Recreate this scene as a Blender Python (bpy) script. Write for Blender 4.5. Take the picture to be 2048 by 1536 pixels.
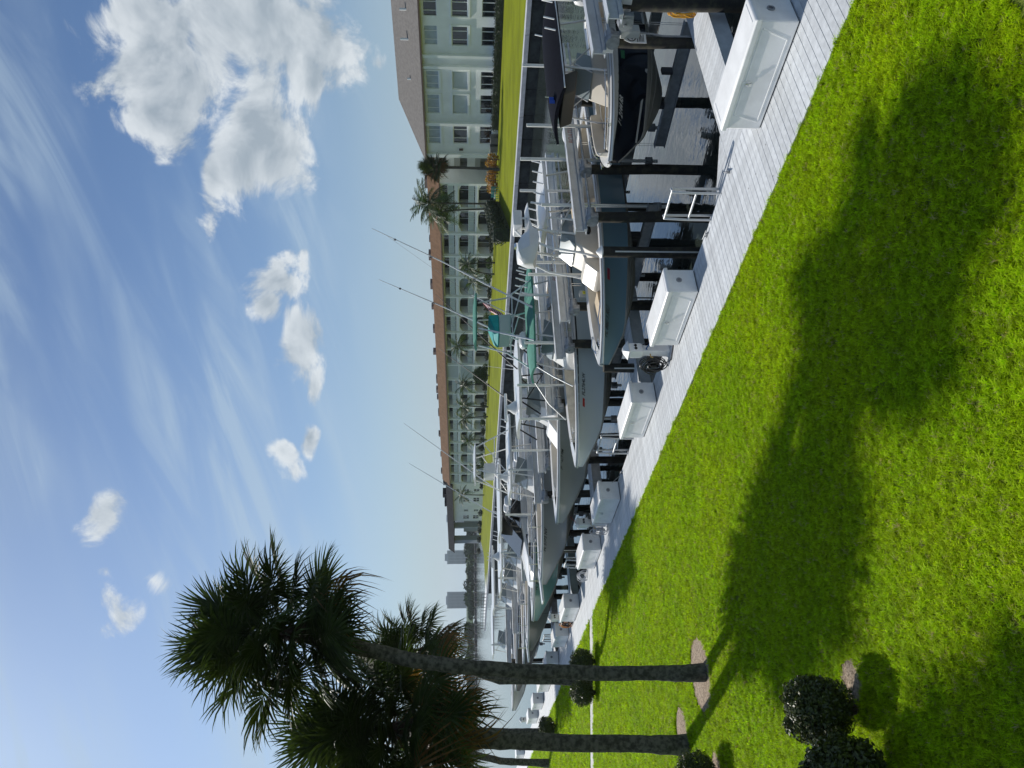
import bpy, bmesh, math, random
import numpy as np
from mathutils import Vector, Matrix, Euler
R = math.radians
rng = random.Random(7)
S = bpy.context.scene
for o in list(bpy.data.objects): bpy.data.objects.remove(o)

# ------------------------------------------------------------------ camera
YAW, PITCH = R(34.44), R(3.493)          # the photograph is stored turned a quarter: world up points to the picture's left
fwd = Vector((math.sin(YAW)*math.cos(PITCH), math.cos(YAW)*math.cos(PITCH), -math.sin(PITCH)))
rgt = Vector((math.cos(YAW), -math.sin(YAW), 0)); upv = rgt.cross(fwd)
cd = bpy.data.cameras.new('camera'); cam = bpy.data.objects.new('camera', cd); S.collection.objects.link(cam)
m = Matrix((-upv, rgt, -fwd)).transposed().to_4x4(); m.translation = (0, 0, 5.0); cam.matrix_world = m
cd.sensor_fit = 'HORIZONTAL'; cd.sensor_width = 36; cd.lens = 36*1540/2048; cd.clip_start = .1; cd.clip_end = 9000
S.camera = cam

# ------------------------------------------------------------------ sun, sky, exposure
SUNV = Vector((-.14, 1.09, 1.0)).normalized(); SEL = math.asin(SUNV.z); SAZ = math.atan2(SUNV.x, SUNV.y)
sd = bpy.data.lights.new('sun', 'SUN'); sd.energy = 4.7; sd.angle = R(.53); sd.color = (1, .955, .88)
so = bpy.data.objects.new('sun', sd); S.collection.objects.link(so); so.rotation_euler = SUNV.to_track_quat('Z', 'Y').to_euler(); so.location = (0, 0, 40)
S.view_settings.view_transform = 'Standard'; S.view_settings.look = 'None'; S.view_settings.exposure = 0.0; S.view_settings.gamma = 1.0
S.cycles.max_bounces = 7; S.cycles.diffuse_bounces = 3; S.cycles.glossy_bounces = 4; S.cycles.transmission_bounces = 4
S.cycles.transparent_max_bounces = 8; S.cycles.volume_bounces = 0; S.cycles.use_denoising = True; S.cycles.caustics_reflective = False; S.cycles.caustics_refractive = False
S.cycles.sample_clamp_indirect = 6

class NT:
    """short-hand for shader node trees"""
    def __init__(s, t): s.t = t; s.n = t.nodes; s.l = t.links
    def new(s, ty, **k):
        n = s.n.new(ty)
        for a, b in k.items(): setattr(n, a, b)
        return n
    def put(s, sock, v):
        if hasattr(v, 'is_output'): s.l.new(v, sock)
        else: sock.default_value = v
    def m(s, op, *a, clamp=False):
        n = s.new('ShaderNodeMath', operation=op, use_clamp=clamp)
        for i, v in enumerate(a): s.put(n.inputs[i], v)
        return n.outputs[0]
    def vm(s, op, *a):
        n = s.new('ShaderNodeVectorMath', operation=op)
        for i, v in enumerate(a):
            if op == 'SCALE' and i == 1: s.put(n.inputs[3], v)
            else: s.put(n.inputs[i], v)
        return n.outputs[0]
    def noise(s, vec, scale, detail=4, rough=.5, dist=0):
        n = s.new('ShaderNodeTexNoise'); s.put(n.inputs['Vector'], vec)
        n.inputs['Scale'].default_value = scale; n.inputs['Detail'].default_value = detail
        n.inputs['Roughness'].default_value = rough; n.inputs['Distortion'].default_value = dist
        return n.outputs[0]
    def ss(s, v, a, b):
        n = s.new('ShaderNodeMapRange', interpolation_type='SMOOTHSTEP'); s.put(n.inputs[0], v)
        s.put(n.inputs[1], a); s.put(n.inputs[2], b); return n.outputs[0]
    def mix(s, f, a, b, kind='MIX'):
        n = s.new('ShaderNodeMix', data_type='RGBA', blend_type=kind); s.put(n.inputs[0], f); s.put(n.inputs[6], a); s.put(n.inputs[7], b); return n.outputs[2]
    def comb(s, x, y, z):
        n = s.new('ShaderNodeCombineXYZ')
        for i, v in enumerate((x, y, z)): s.put(n.inputs[i], v)
        return n.outputs[0]

W = bpy.data.worlds.new('World'); S.world = W; W.use_nodes = True; W.cycles.sampling_method = 'NONE'
g = NT(W.node_tree); g.n.clear()
sky = g.new('ShaderNodeTexSky', sky_type='NISHITA', sun_disc=False, sun_elevation=SEL, sun_rotation=SAZ)
sky.altitude = 0; sky.air_density = 1.0; sky.dust_density = 1.5; sky.ozone_density = 1.6
tc = g.new('ShaderNodeTexCoord').outputs['Generated']
sep = g.new('ShaderNodeSeparateXYZ'); g.l.new(tc, sep.inputs[0])
dx, dy, dz = sep.outputs
az = g.m('ARCTAN2', dx, dy); el = g.m('ARCSINE', dz)
ae = g.comb(az, el, 0.0)
# cumulus: azimuth, elevation, half width, half height, weight (radians)
BLOBS = [(0.995, 0.352, 0.071, 0.045, 1.1), (0.952, 0.337, 0.058, 0.049, 1.1), (1.032, 0.361, 0.032, 0.045, 1.0), (1.039, 0.375, 0.018, 0.018, 0.7), (1.024, 0.297, 0.058, 0.032, 1.0), (1.03, 0.26, 0.045, 0.039, 1.0),
         (1.026, 0.212, 0.058, 0.058, 1.0), (1.022, 0.168, 0.058, 0.045, 0.95), (0.983, 0.193, 0.032, 0.032, 0.9), (0.915, 0.238, 0.058, 0.039, 1.1), (0.88, 0.223, 0.039, 0.032, 1.0), (0.873, 0.274, 0.039, 0.032, 1.0),
         (0.849, 0.298, 0.026, 0.019, 0.9), (0.807, 0.304, 0.026, 0.017, 0.7), (0.937, 0.264, 0.016, 0.014, 0.7), (0.733, 0.239, 0.027, 0.032, 1.0), (0.708, 0.254, 0.023, 0.019, 0.8), (0.645, 0.208, 0.039, 0.027, 1.0),
         (0.606, 0.193, 0.029, 0.017, 0.9), (0.67, 0.222, 0.026, 0.017, 0.85), (0.749, 0.205, 0.01, 0.008, 0.6), (0.508, 0.243, 0.017, 0.016, 0.72), (0.489, 0.235, 0.014, 0.017, 0.55), (0.53, 0.207, 0.021, 0.011, 0.66),
         (0.431, 0.419, 0.025, 0.021, 0.62), (0.321, 0.411, 0.036, 0.023, 0.72), (0.358, 0.368, 0.017, 0.017, 0.45), (0.371, 0.4, 0.017, 0.01, 0.45), (0.991, 0.109, 0.01, 0.009, 0.5),
         (-.35, .30, .07, .04, 1.0), (-.8, .22, .09, .04, 1.0), (1.45, .28, .09, .05, 1.0), (2.3, .35, .09, .05, 1.0), (-1.7, .3, .1, .05, 1.0), (-2.6, .25, .1, .05, 1.0)]
nz = g.noise(g.comb(az, g.m('MULTIPLY', el, 1.25), .37), 11.0, 8, .66, .5)
nz2 = g.noise(g.comb(g.m('ADD', az, -.014), g.m('ADD', g.m('MULTIPLY', el, 1.25), .026), .37), 11.0, 4, .55, .4)
wv = g.new('ShaderNodeTexNoise'); g.l.new(ae, wv.inputs['Vector']); wv.inputs['Scale'].default_value = 9; wv.inputs['Detail'].default_value = 2
aew = g.vm('ADD', ae, g.vm('SCALE', g.vm('SUBTRACT', wv.outputs[1], (.5, .5, .5)), .075))
field = None
for (a0, e0, ra, re, w) in BLOBS:
    q_ = g.new('ShaderNodeVectorMath', operation='MULTIPLY_ADD'); g.l.new(aew, q_.inputs[0]); q_.inputs[1].default_value = (.62/ra, .62/re, 0); q_.inputs[2].default_value = (-.62*a0/ra, -.62*e0/re, 0)
    ln = g.new('ShaderNodeVectorMath', operation='LENGTH'); g.l.new(q_.outputs[0], ln.inputs[0])
    v = g.m('MULTIPLY_ADD', ln.outputs['Value'], -w, w)
    field = v if field is None else g.m('SMOOTH_MAX', field, v, .22)
field = g.m('MAXIMUM', field, 0.0)
dens = g.m('ADD', field, g.m('MULTIPLY', g.m('SUBTRACT', nz, .5), 2.15))
mask = g.ss(dens, .16, .58)
mask = g.m('MULTIPLY', mask, g.ss(field, .02, .2))
lit = g.m('ADD', .55, g.m('MULTIPLY', g.m('SUBTRACT', nz, nz2), 3.4), clamp=True)
thick = g.ss(dens, .45, 1.2)
lit = g.m('SUBTRACT', lit, g.m('MULTIPLY', thick, .42), clamp=True)
# thin high streaks: noise on a plane overhead, stretched along one direction
tl_ = g.m('SUBTRACT', el, g.m('MULTIPLY', az, .34))
st = g.comb(g.m('MULTIPLY', az, 2.3), g.m('MULTIPLY', tl_, 15.0), 1.7); st2 = g.comb(g.m('MULTIPLY', az, 1.6), g.m('MULTIPLY', g.m('SUBTRACT', el, g.m('MULTIPLY', az, .12)), 7.0), 5.1)
c1 = g.noise(st, 1.0, 5, .62, 1.1); c2 = g.noise(st2, 1.0, 3, .55, .5)
cir = g.m('ADD', g.m('MULTIPLY', g.ss(c1, .38, .72), g.ss(c2, .36, .60)), g.m('MULTIPLY', g.ss(c2, .38, .75), .45), clamp=True)
cir = g.m('MULTIPLY', cir, g.ss(el, .06, .26))
haz = g.m('POWER', g.m('SUBTRACT', 1.0, g.m('DIVIDE', el, .46, clamp=True), clamp=True), 3.2)
veil = g.m('ADD', g.m('MULTIPLY', cir, .52), g.m('MULTIPLY', haz, .85), clamp=True)
skc = g.mix(1.0, sky.outputs[0], (.62, .80, 1.0, 1), 'MULTIPLY')
c = g.mix(veil, skc, (5.3, 6.7, 7.9, 1))
cloud = g.mix(lit, (4.2, 4.9, 5.5, 1), (8.6, 9.1, 9.4, 1))
c = g.mix(g.m('MULTIPLY', mask, .88), c, cloud)
bg = g.new('ShaderNodeBackground'); g.l.new(c, bg.inputs[0]); bg.inputs[1].default_value = .09
g.l.new(bg.outputs[0], g.new('ShaderNodeOutputWorld').inputs[0])

# ------------------------------------------------------------------ materials
MATS = {}
def mat(name, col, rough=.5, metal=0., var=0., vs=3., bump=0., bs=30., spec=.5, rnd=0., coat=0., detail=5, trans=0., col2=None, vlo=.35, vhi=.65):
    if name in MATS: return MATS[name]
    M = bpy.data.materials.new(name); M.use_nodes = True; t = NT(M.node_tree); t.n.clear()
    out = t.new('ShaderNodeOutputMaterial'); b = t.new('ShaderNodeBsdfPrincipled')
    co = t.new('ShaderNodeTexCoord').outputs['Object']
    b.inputs['Roughness'].default_value = rough; b.inputs['Metallic'].default_value = metal
    b.inputs['Specular IOR Level'].default_value = spec; b.inputs['Coat Weight'].default_value = coat
    c4 = (*col, 1)
    cc = c4
    if var or col2:
        f = t.ss(t.noise(co, vs, detail, .6), vlo, vhi)
        lo = tuple(x*(1-var) for x in col); hi = tuple(min(1, x*(1+var)) for x in col)
        if col2: lo, hi = col, col2
        cc = t.mix(f, (*lo, 1), (*hi, 1))
    if rnd:
        oi = t.new('ShaderNodeObjectInfo').outputs['Random']
        k = t.m('ADD', 1-rnd, t.m('MULTIPLY', oi, 2*rnd))
        cc = t.mix(1.0, cc, t.comb(k, k, k), 'MULTIPLY')
    t.put(b.inputs['Base Color'], cc)
    if bump:
        bn = t.new('ShaderNodeBump'); bn.inputs['Strength'].default_value = bump; bn.inputs['Distance'].default_value = .01
        t.l.new(t.noise(co, bs, 5, .6), bn.inputs['Height']); t.l.new(bn.outputs[0], b.inputs['Normal'])
    if trans:
        tr = t.new('ShaderNodeBsdfTranslucent'); t.put(tr.inputs[0], t.mix(1.0, cc, (1.25, 1.35, .7, 1), 'MULTIPLY'))
        mx = t.new('ShaderNodeMixShader'); mx.inputs[0].default_value = trans
        t.l.new(b.outputs[0], mx.inputs[1]); t.l.new(tr.outputs[0], mx.inputs[2]); t.l.new(mx.outputs[0], out.inputs[0])
    else: t.l.new(b.outputs[0], out.inputs[0])
    MATS[name] = M; return M

white = mat('white gelcoat', (.70, .70, .685), .28, var=.04, vs=1.5, coat=.3)
cream = mat('cream gelcoat', (.58, .54, .465), .38, var=.05, vs=2)
tan = mat('tan cushion', (.55, .44, .30), .7, var=.08, vs=6, bump=.2, bs=12)
boxw = mat('dock box fibreglass', (.78, .78, .77), .38, var=.06, vs=2.2, bump=.05, bs=60)
deckm = mat('composite decking', (.52, .54, .555), .62, var=.11, vs=5, bump=.2, bs=70, rnd=.10)
fascm = mat('pale fascia board', (.58, .59, .60), .6, var=.08, vs=4)
alum = mat('mill aluminium', (.58, .60, .62), .5, metal=.6, var=.08, vs=3, bump=.05, bs=40)
alumd = mat('weathered aluminium', (.40, .42, .43), .5, metal=.6, var=.15, vs=6)
steel = mat('polished stainless', (.72, .73, .74), .16, metal=1.)
tubew = mat('white powder coated pipe', (.78, .78, .75), .3)
pvc = mat('white plastic pipe', (.78, .78, .73), .4, var=.05, vs=3)
pilem = mat('dark tarred pile', (.022, .020, .016), .75, var=.6, vs=5, bump=.6, bs=14, col2=(.085, .078, .045), vlo=.42, vhi=.8)
galv = mat('grey cast gearbox', (.30, .31, .32), .5, metal=.4, var=.2, vs=8)
blackm = mat('black rubber', (.012, .012, .013), .5)
navyc = mat('navy canvas', (.006, .007, .012), .9, spec=.08, var=.2, vs=8, bump=.2, bs=25)
green = mat('green canvas', (.055, .22, .165), .8, var=.1, vs=5, bump=.25, bs=6)
tealc = mat('bright teal canvas', (.0, .27, .27), .7, var=.1, vs=5)
glassd = mat('dark tinted acrylic', (.01, .011, .012), .06, spec=.6)
btm = mat('grey antifouling', (.30, .295, .27), .7, var=.15, vs=3)
water_d = None
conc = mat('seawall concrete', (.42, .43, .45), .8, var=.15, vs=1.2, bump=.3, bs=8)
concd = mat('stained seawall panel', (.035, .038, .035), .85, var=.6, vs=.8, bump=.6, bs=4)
pathm = mat('concrete path', (.50, .50, .47), .85, var=.12, vs=2, bump=.2, bs=40)
mulch = mat('shell mulch', (.13, .09, .055), .95, bump=1., bs=60, col2=(.42, .33, .24), vs=34, var=.1)
soil = mat('lawn thatch', (.15, .19, .012), .95, var=.4, vs=4, bump=1, bs=90)
grassm = mat('grass blade', (.30, .42, .004), .55, trans=.50, spec=.08)
t = NT(grassm.node_tree); pos = t.new('ShaderNodeNewGeometry').outputs['Position']; rn = t.new('ShaderNodeObjectInfo').outputs['Random']
gc = t.mix(t.ss(t.noise(pos, .55, 4, .6), .35, .68), (.335, .49, .005, 1), (.40, .52, .006, 1))          # greener and yellower drifts
gc = t.mix(t.m('MULTIPLY', t.ss(t.noise(pos, 5.0, 2, .5), .50, .75), .35), gc, (.27, .42, .006, 1))
k_ = t.m('ADD', .52, t.m('MULTIPLY', rn, 1.05)); gc = t.mix(1.0, gc, t.comb(k_, k_, k_), 'MULTIPLY'); gc = t.mix(t.m('GREATER_THAN', rn, .972), gc, (.50, .43, .20, 1))
for n_ in list(t.n):
    if n_.type == 'BSDF_PRINCIPLED': t.put(n_.inputs['Base Color'], gc)
    if n_.type == 'BSDF_TRANSLUCENT': t.put(n_.inputs[0], t.mix(1.0, gc, (1.15, 1.2, .5, 1), 'MULTIPLY'))
farlawn = mat('mown far lawn', (.16, .185, .006), .95, spec=.1, var=.16, vs=.18, bump=.4, bs=20, detail=8)
trunkm = mat('grey palm trunk', (.055, .050, .044), .95, bump=1., bs=22, col2=(.15, .138, .12), vs=9, var=.1, spec=.15)
frondm = mat('palm frond green', (.036, .054, .014), .55, var=.35, vs=3, trans=.26, rnd=.3, spec=.25)
frondb = mat('dry brown frond', (.14, .070, .022), .7, var=.4, vs=3, trans=.3, rnd=.3)
bootm = mat('frond boot fibre', (.055, .035, .02), .9, var=.5, vs=10)
frondf = mat('feather palm leaf', (.045, .075, .022), .5, var=.3, vs=1, trans=.25, rnd=.25)
shrubm = mat('glossy shrub leaf', (.065, .080, .020), .38, var=.45, vs=25, spec=.4, trans=.14)
shrubf = mat('far shrub leaf', (.045, .085, .018), .6, var=.5, vs=3, trans=.15, rnd=.25)
hedgem = mat('dark hedge leaf', (.018, .032, .012), .6, var=.5, vs=3, trans=.1)
crot = mat('croton leaf', (.28, .10, .02), .6, col2=(.45, .28, .03), vs=3, trans=.2)
farwood = mat('distant wood', (.040, .072, .028), .95, spec=.05, var=.4, vs=.05)

# ------------------------------------------------------------------ mesh helpers
class MB:
    def __init__(s): s.v = []; s.f = []
    def add(s, vs, fs):
        k = len(s.v); s.v += [tuple(p) for p in vs]; s.f += [tuple(i+k for i in q) for q in fs]; return s
    def box(s, x0, x1, y0, y1, z0, z1):
        return s.add([(x, y, z) for z in (z0, z1) for y in (y0, y1) for x in (x0, x1)],
                     [(0, 2, 3, 1), (4, 5, 7, 6), (0, 1, 5, 4), (2, 6, 7, 3), (0, 4, 6, 2), (1, 3, 7, 5)])
    def tube(s, pts, r, n=6, cap=True):
        pts = [Vector(p) for p in pts]; rr = r if isinstance(r, (list, tuple)) else [r]*len(pts)
        vs = []; u = None
        for i, p in enumerate(pts):
            d = (pts[min(i+1, len(pts)-1)] - pts[max(i-1, 0)]).normalized()
            if u is None: u = d.orthogonal().normalized()
            u = (u - d*u.dot(d))
            u = u.normalized() if u.length > 1e-6 else d.orthogonal().normalized()
            w = d.cross(u)
            for k in range(n):
                a = 2*math.pi*(k+.5)/n; vs.append(p + (u*math.cos(a) + w*math.sin(a))*rr[i])
        fs = [(i*n+k, i*n+(k+1) % n, (i+1)*n+(k+1) % n, (i+1)*n+k) for i in range(len(pts)-1) for k in range(n)]
        if cap: fs += [tuple(range(n-1, -1, -1)), tuple(range((len(pts)-1)*n, len(pts)*n))]
        return s.add(vs, fs)
    def loft(s, rings, cap=True, closed=True):
        n = len(rings[0]); vs = [p for r in rings for p in r]
        fs = [(i*n+k, i*n+(k+1) % n, (i+1)*n+(k+1) % n, (i+1)*n+k) for i in range(len(rings)-1) for k in range(n if closed else n-1)]
        if cap and closed: fs += [tuple(range(n-1, -1, -1)), tuple(range((len(rings)-1)*n, len(rings)*n))]
        return s.add(vs, fs)
    def prism(s, prof, y0, y1):           # profile in x,z extruded along y
        n = len(prof)
        return s.add([(x, y0, z) for x, z in prof] + [(x, y1, z) for x, z in prof],
                     [tuple(range(n)), tuple(range(2*n-1, n-1, -1))] + [(k, k+n, (k+1) % n+n, (k+1) % n) for k in range(n)])
    def poly(s, pts): return s.add(pts, [tuple(range(len(pts)))])
    def ring(s, c, r0, r1, ax='y', n=20, th=.01):   # flat ring (washer) facing axis
        vs = []; fs = []
        for k in range(n):
            a = 2*math.pi*k/n
            for r in (r0, r1):
                for t in (0, th):
                    u, w = r*math.cos(a), r*math.sin(a)
                    vs.append((c[0]+u, c[1]+t, c[2]+w) if ax == 'y' else ((c[0]+t, c[1]+u, c[2]+w) if ax == 'x' else (c[0]+u, c[1]+w, c[2]+t)))
        for k in range(n):
            a, b = k*4, ((k+1) % n)*4
            fs += [(a, a+2, b+2, b), (a+1, b+1, b+3, a+3), (a+2, a+3, b+3, b+2), (a, b, b+1, a+1)]
        return s.add(vs, fs)
    def mesh(s, name, smooth=None, bevel=0, seg=2):
        me = bpy.data.meshes.new(name); me.from_pydata(s.v, [], s.f)
        if bevel:
            b = bmesh.new(); b.from_mesh(me); bmesh.ops.recalc_face_normals(b, faces=b.faces)
            rt = bmesh.ops.bevel(b, geom=[e for e in b.edges if e.is_manifold and e.calc_face_angle(0) > .5], offset=bevel, segments=seg, affect='EDGES', profile=.5, clamp_overlap=True)
            big = smooth is not None and smooth >= 35
            for f_ in b.faces: f_.smooth = big
            for f_ in rt['faces']: f_.smooth = True
            b.to_mesh(me); b.free()
            if not big: me.update(); return me
        if smooth is not None:
            me.polygons.foreach_set('use_smooth', [True]*len(me.polygons)); me.set_sharp_from_angle(angle=R(smooth))
        me.update(); return me

COL = S.collection
def link(name, me, m, parent=None, loc=None, kind=None):
    o = bpy.data.objects.new(name, me); COL.objects.link(o)
    if me is not None and m is not None and not me.materials: me.materials.append(m)
    if parent: o.parent = parent
    if loc is not None: o.location = loc
    if kind: o['kind'] = kind
    return o
def obj(name, mb, m, parent=None, smooth=None, bevel=0, seg=2, kind=None): return link(name, mb.mesh(name, smooth, bevel, seg), m, parent, kind=kind)
def tag(o, label, cat, group=None):
    o['label'] = label; o['category'] = cat
    if group: o['group'] = group
    return o
def thing(name, label, cat, loc=(0, 0, 0), rz=0, group=None):
    o = bpy.data.objects.new(name, None); COL.objects.link(o); o.location = loc; o.rotation_euler = (0, 0, rz); o.empty_display_size = .2
    return tag(o, label, cat, group)
def struct(name, mb, m, parent=None, **k):
    o = obj(name, mb, m, parent, **k)
    if not parent: o['kind'] = 'structure'
    return o
ORD = ['nearest', 'second', 'third', 'fourth', 'fifth', 'sixth', 'seventh', 'eighth', 'ninth', 'tenth', 'eleventh', 'twelfth', 'thirteenth', 'fourteenth', 'fifteenth', 'sixteenth', 'seventeenth', 'eighteenth']

WZ = -1.35        # water level

# ------------------------------------------------------------------ setting: water, land, lawn
wm = bpy.data.materials.new('canal water'); wm.use_nodes = True; t = NT(wm.node_tree); t.n.clear()
b = t.new('ShaderNodeBsdfPrincipled'); co = t.new('ShaderNodeTexCoord').outputs['Object']
b.inputs['Base Color'].default_value = (.026, .034, .030, 1); b.inputs['Roughness'].default_value = .03; b.inputs['IOR'].default_value = 2.1
mp = t.new('ShaderNodeMapping'); t.l.new(co, mp.inputs[0]); mp.inputs['Rotation'].default_value = (0, 0, R(20)); mp.inputs['Scale'].default_value = (1.0, .55, 1)
h = t.m('ADD', t.noise(mp.outputs[0], 2.6, 3, .5, .3), t.m('MULTIPLY', t.noise(mp.outputs[0], .35, 2, .5), 1.3))
bn = t.new('ShaderNodeBump'); bn.inputs['Strength'].default_value = .09; bn.inputs['Distance'].default_value = .1; t.l.new(h, bn.inputs['Height']); t.l.new(bn.outputs[0], b.inputs['Normal'])
t.l.new(b.outputs[0], t.new('ShaderNodeOutputMaterial').inputs[0])
struct('water', MB().poly([(-2600, -900, WZ), (2600, -900, WZ), (2600, 2700, WZ), (-2600, 2700, WZ)]), wm)
# near land
struct('lawn', MB().box(-60, 9.5, -14, 118, -2.2, -.03), soil)
# far land: a spit that ends in a rounded corner
FP = [(60.6, -160), (420, -160), (420, 262), (112, 258), (84, 205), (77, 193), (70, 190), (64, 183), (60.6, 172)]
mb = MB(); n = len(FP)
mb.add([(x, y, -.02) for x, y in FP] + [(x, y, -2.4) for x, y in FP], [tuple(range(n))] + [(k, k+n, (k+1) % n+n, (k+1) % n) for k in range(n)])
struct('far_lawn', mb, farlawn)
struct('far_shore', MB().add([(-700, 700, -1.25), (120, 640, -1.25), (330, 520, -1.25), (620, 380, -1.25), (1200, 300, -1.2), (1500, 2500, .2), (-700, 2500, .2)], [(0, 1, 2, 3, 4, 5, 6)]), farwood)
# path of pale concrete across the lawn
struct('path', MB().add([(9.49, 29.75, -.004), (9.49, 30.75, -.004), (-14, 45.6, -.004), (-14, 44.7, -.004), (9.49, 29.75, -.06), (9.49, 30.75, -.06), (-14, 45.6, -.06), (-14, 44.7, -.06)],
                       [(0, 1, 2, 3), (0, 3, 7, 4), (1, 5, 6, 2)]), pathm)

# far seawall: cap lengths and stained panels are its pieces
sw = thing('seawall', 'long grey concrete seawall with pale cap along the far side of the canal', 'seawall', (60.2, 0, WZ))
capm = MB().box(-.55, .55, 0, 7.97, 1.02, 1.42).mesh('cap', bevel=.03)
panm = MB().box(-.28, .3, 0, 2.62, -1.2, 1.02).mesh('wall_panel', bevel=.02)
for i in range(26): link('cap', capm, conc, sw, (0, -36+i*8, 0))
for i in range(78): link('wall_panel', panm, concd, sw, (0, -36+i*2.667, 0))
nw = thing('seawall', 'concrete bulkhead holding the near lawn under the grey dock', 'seawall', (9.5, 0, WZ))
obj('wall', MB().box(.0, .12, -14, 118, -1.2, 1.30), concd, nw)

# distant breakwater and wood
mb = MB()
for i in range(240):
    x = -260 + i*2.6 + rng.uniform(-.8, .8); y = 462 - .12*x + rng.uniform(-1, 1); h_ = rng.uniform(.5, 1.2)
    mb.loft([[(x+1.9*math.cos(a)*s_, y+1.4*math.sin(a)*s_, z) for a in (0, 1.26, 2.5, 3.77, 5.03)] for s_, z in ((1, WZ-.3), (.8, WZ+h_*.6), (.3, WZ+h_))])
o = obj('breakwater', mb, mat('dark rock', (.05, .05, .048), .9), smooth=None); o['kind'] = 'stuff'; tag(o, 'low dark line of rocks lying in the open water far off', 'breakwater')

def leaf_cloud(blobs, n, size, seed, flat=.0, shell=.55, squash=1.0):
    """n small quads spread through ellipsoids (cx,cy,cz,rx,ry,rz); returns MB-like arrays"""
    r = np.random.default_rng(seed); k = len(blobs); w = np.array([b_[3]*b_[4]+b_[5]*b_[3] for b_ in blobs]); w = w/w.sum()
    idx = r.choice(k, n, p=w); B = np.array(blobs)[idx]
    d = r.normal(size=(n, 3)); d /= np.linalg.norm(d, axis=1)[:, None]
    rad = shell + (1-shell)*r.random(n)**.6
    c = B[:, :3] + d*B[:, 3:6]*rad[:, None]
    u = r.normal(size=(n, 3)); u -= d*(u*d).sum(1)[:, None]*flat; u /= np.linalg.norm(u, axis=1)[:, None]
    v_ = np.cross(u, d + .7*r.normal(size=(n, 3))); v_ /= np.linalg.norm(v_, axis=1)[:, None]
    s_ = size*(.6+.8*r.random(n))[:, None]
    q = np.stack([c-u*s_, c+v_*s_*.45*squash, c+u*s_, c-v_*s_*.45*squash], 1).reshape(-1, 3)
    return q, np.arange(4*n).reshape(-1, 4)
def cloud_mesh(name, *a, **k):
    q, f_ = leaf_cloud(*a, **k); me = bpy.data.meshes.new(name); me.from_pydata(q.tolist(), [], f_.tolist()); return me

blobs = []
r2 = random.Random(3)
for i in range(210):
    s_ = i/209; x = 520 - 900*s_ + r2.uniform(-4, 4); y = (430 + 230*min(1, s_*1.9) + 30*max(0, s_-.52)) + r2.uniform(-6, 16)
    if x < 130 and r2.random() < .25: continue
    hh = r2.uniform(3.4, 7.2)*(1 if x > 150 else .85); rr = r2.uniform(3.5, 7)
    blobs.append((x, y, WZ+hh*.52, rr, rr, hh*.62))
o = link('distant_wood', cloud_mesh('distant_wood', blobs, 26000, 1.25, 5, shell=.75), farwood, kind='stuff'); tag(o, 'hazy belt of dark trees along the far shore', 'wood')

# distant towers
def tower(label, x, y, w, d, z1, col, step=None):
    t_ = thing('tower_block', label, 'tower', (x, y, -1), R(-24), 'towers beyond the far shore')
    m_ = mat('tower '+label[:12], col, .8)
    obj('wall', MB().box(-w/2, w/2, -d/2, d/2, 0, z1+1), m_, t_)
    k = MB(); gl = mat('tower glass', (.14, .18, .21), .3)
    nf = int(z1/3.1)
    bm_ = MB().box(-w/2+.6, w/2-.6, -d/2-.35, -d/2-.003, .0, 1.5).mesh('window_band')
    for f_ in range(1, nf): link('window_band', bm_, gl, t_, (0, 0, f_*3.1))
    fin = MB().box(-.5, .5, -d/2-.9, -d/2-.36, 0, z1+1.6).mesh('fin')
    for q in range(int(w/7)+1): link('fin', fin, m_, t_, (-w/2+.5+q*(w-1)/int(w/7), 0, 0))
    if step: obj('penthouse', MB().box(-w/2*.55, w/2*.5, -d/3, d/3, z1+1.003, z1+1+step), m_, t_)
tower('slab tower with a stepped top beside the dark roofed white wing', 762, 1905, 34, 22, 51, (.42, .46, .49), 6)
tower('grey slab tower standing alone right of the palm crowns', 671, 1970, 40, 22, 51, (.36, .38, .42), 3)
tower('low tower hidden behind the leaning palm crown', 574, 2036, 38, 20, 19, (.42, .45, .5))
tower('pale low tower left of the near palm trunks', 420, 2140, 46, 20, 22, (.44, .47, .5), 3)
tower('tower showing just above the dark roofed wing', 846, 1850, 36, 20, 50, (.42, .46, .5), 3)

# ------------------------------------------------------------------ dock
dock = struct('dock', MB().box(9.56, 9.66, 3, 92, -.3, -.035).box(10.45, 10.55, 3, 92, -.3, -.035).box(11.34, 11.42, 3, 92, -.3, -.035).box(11.425, 11.47, 3, 92, -.26, -.034), fascm)
PW = .155
plm = MB().box(9.53, 11.5, .003, PW-.0055, -.03, 0).mesh('plank', bevel=.002, seg=1)
for i in range(300):
    o = link('plank', plm, deckm, dock, (rng.uniform(-.004, .004), 3.4+i*PW, rng.uniform(-.0012, .0012)))
mb = MB()
for i in range(300, 570): mb.box(9.53, 11.5, 3.4+i*PW+.003, 3.4+(i+1)*PW-.0055, -.03, 0)
obj('plank', mb, deckm, dock, kind='stuff')
supm = MB().tube([(0, 0, -1.2), (0, 0, 1.05)], .14, 10).mesh('support_pile', smooth=40)
for i in range(26): link('support_pile', supm, pilem, dock, (11.2, 4.6+i*3.1, WZ))
mb = MB()
for k in range(60):                       # screw heads and stains are too fine; a few dropped leaves lie on the boards
    x, y = rng.uniform(9.7, 11.3), rng.uniform(4, 26); a = rng.uniform(0, 6.28); L_ = rng.uniform(.008, .03)
    mb.poly([(x+L_*math.cos(a), y+L_*math.sin(a), .003), (x-.3*L_*math.sin(a), y+.3*L_*math.cos(a), .006), (x-L_*math.cos(a), y-L_*math.sin(a), .003), (x+.3*L_*math.sin(a), y-.3*L_*math.cos(a), .004)])
o = obj('leaf_litter', mb, mat('dry leaf', (.05, .035, .02), .8)); o['kind'] = 'stuff'; tag(o, 'scattered dry leaf scraps on the pale dock boards', 'leaf litter')

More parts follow.
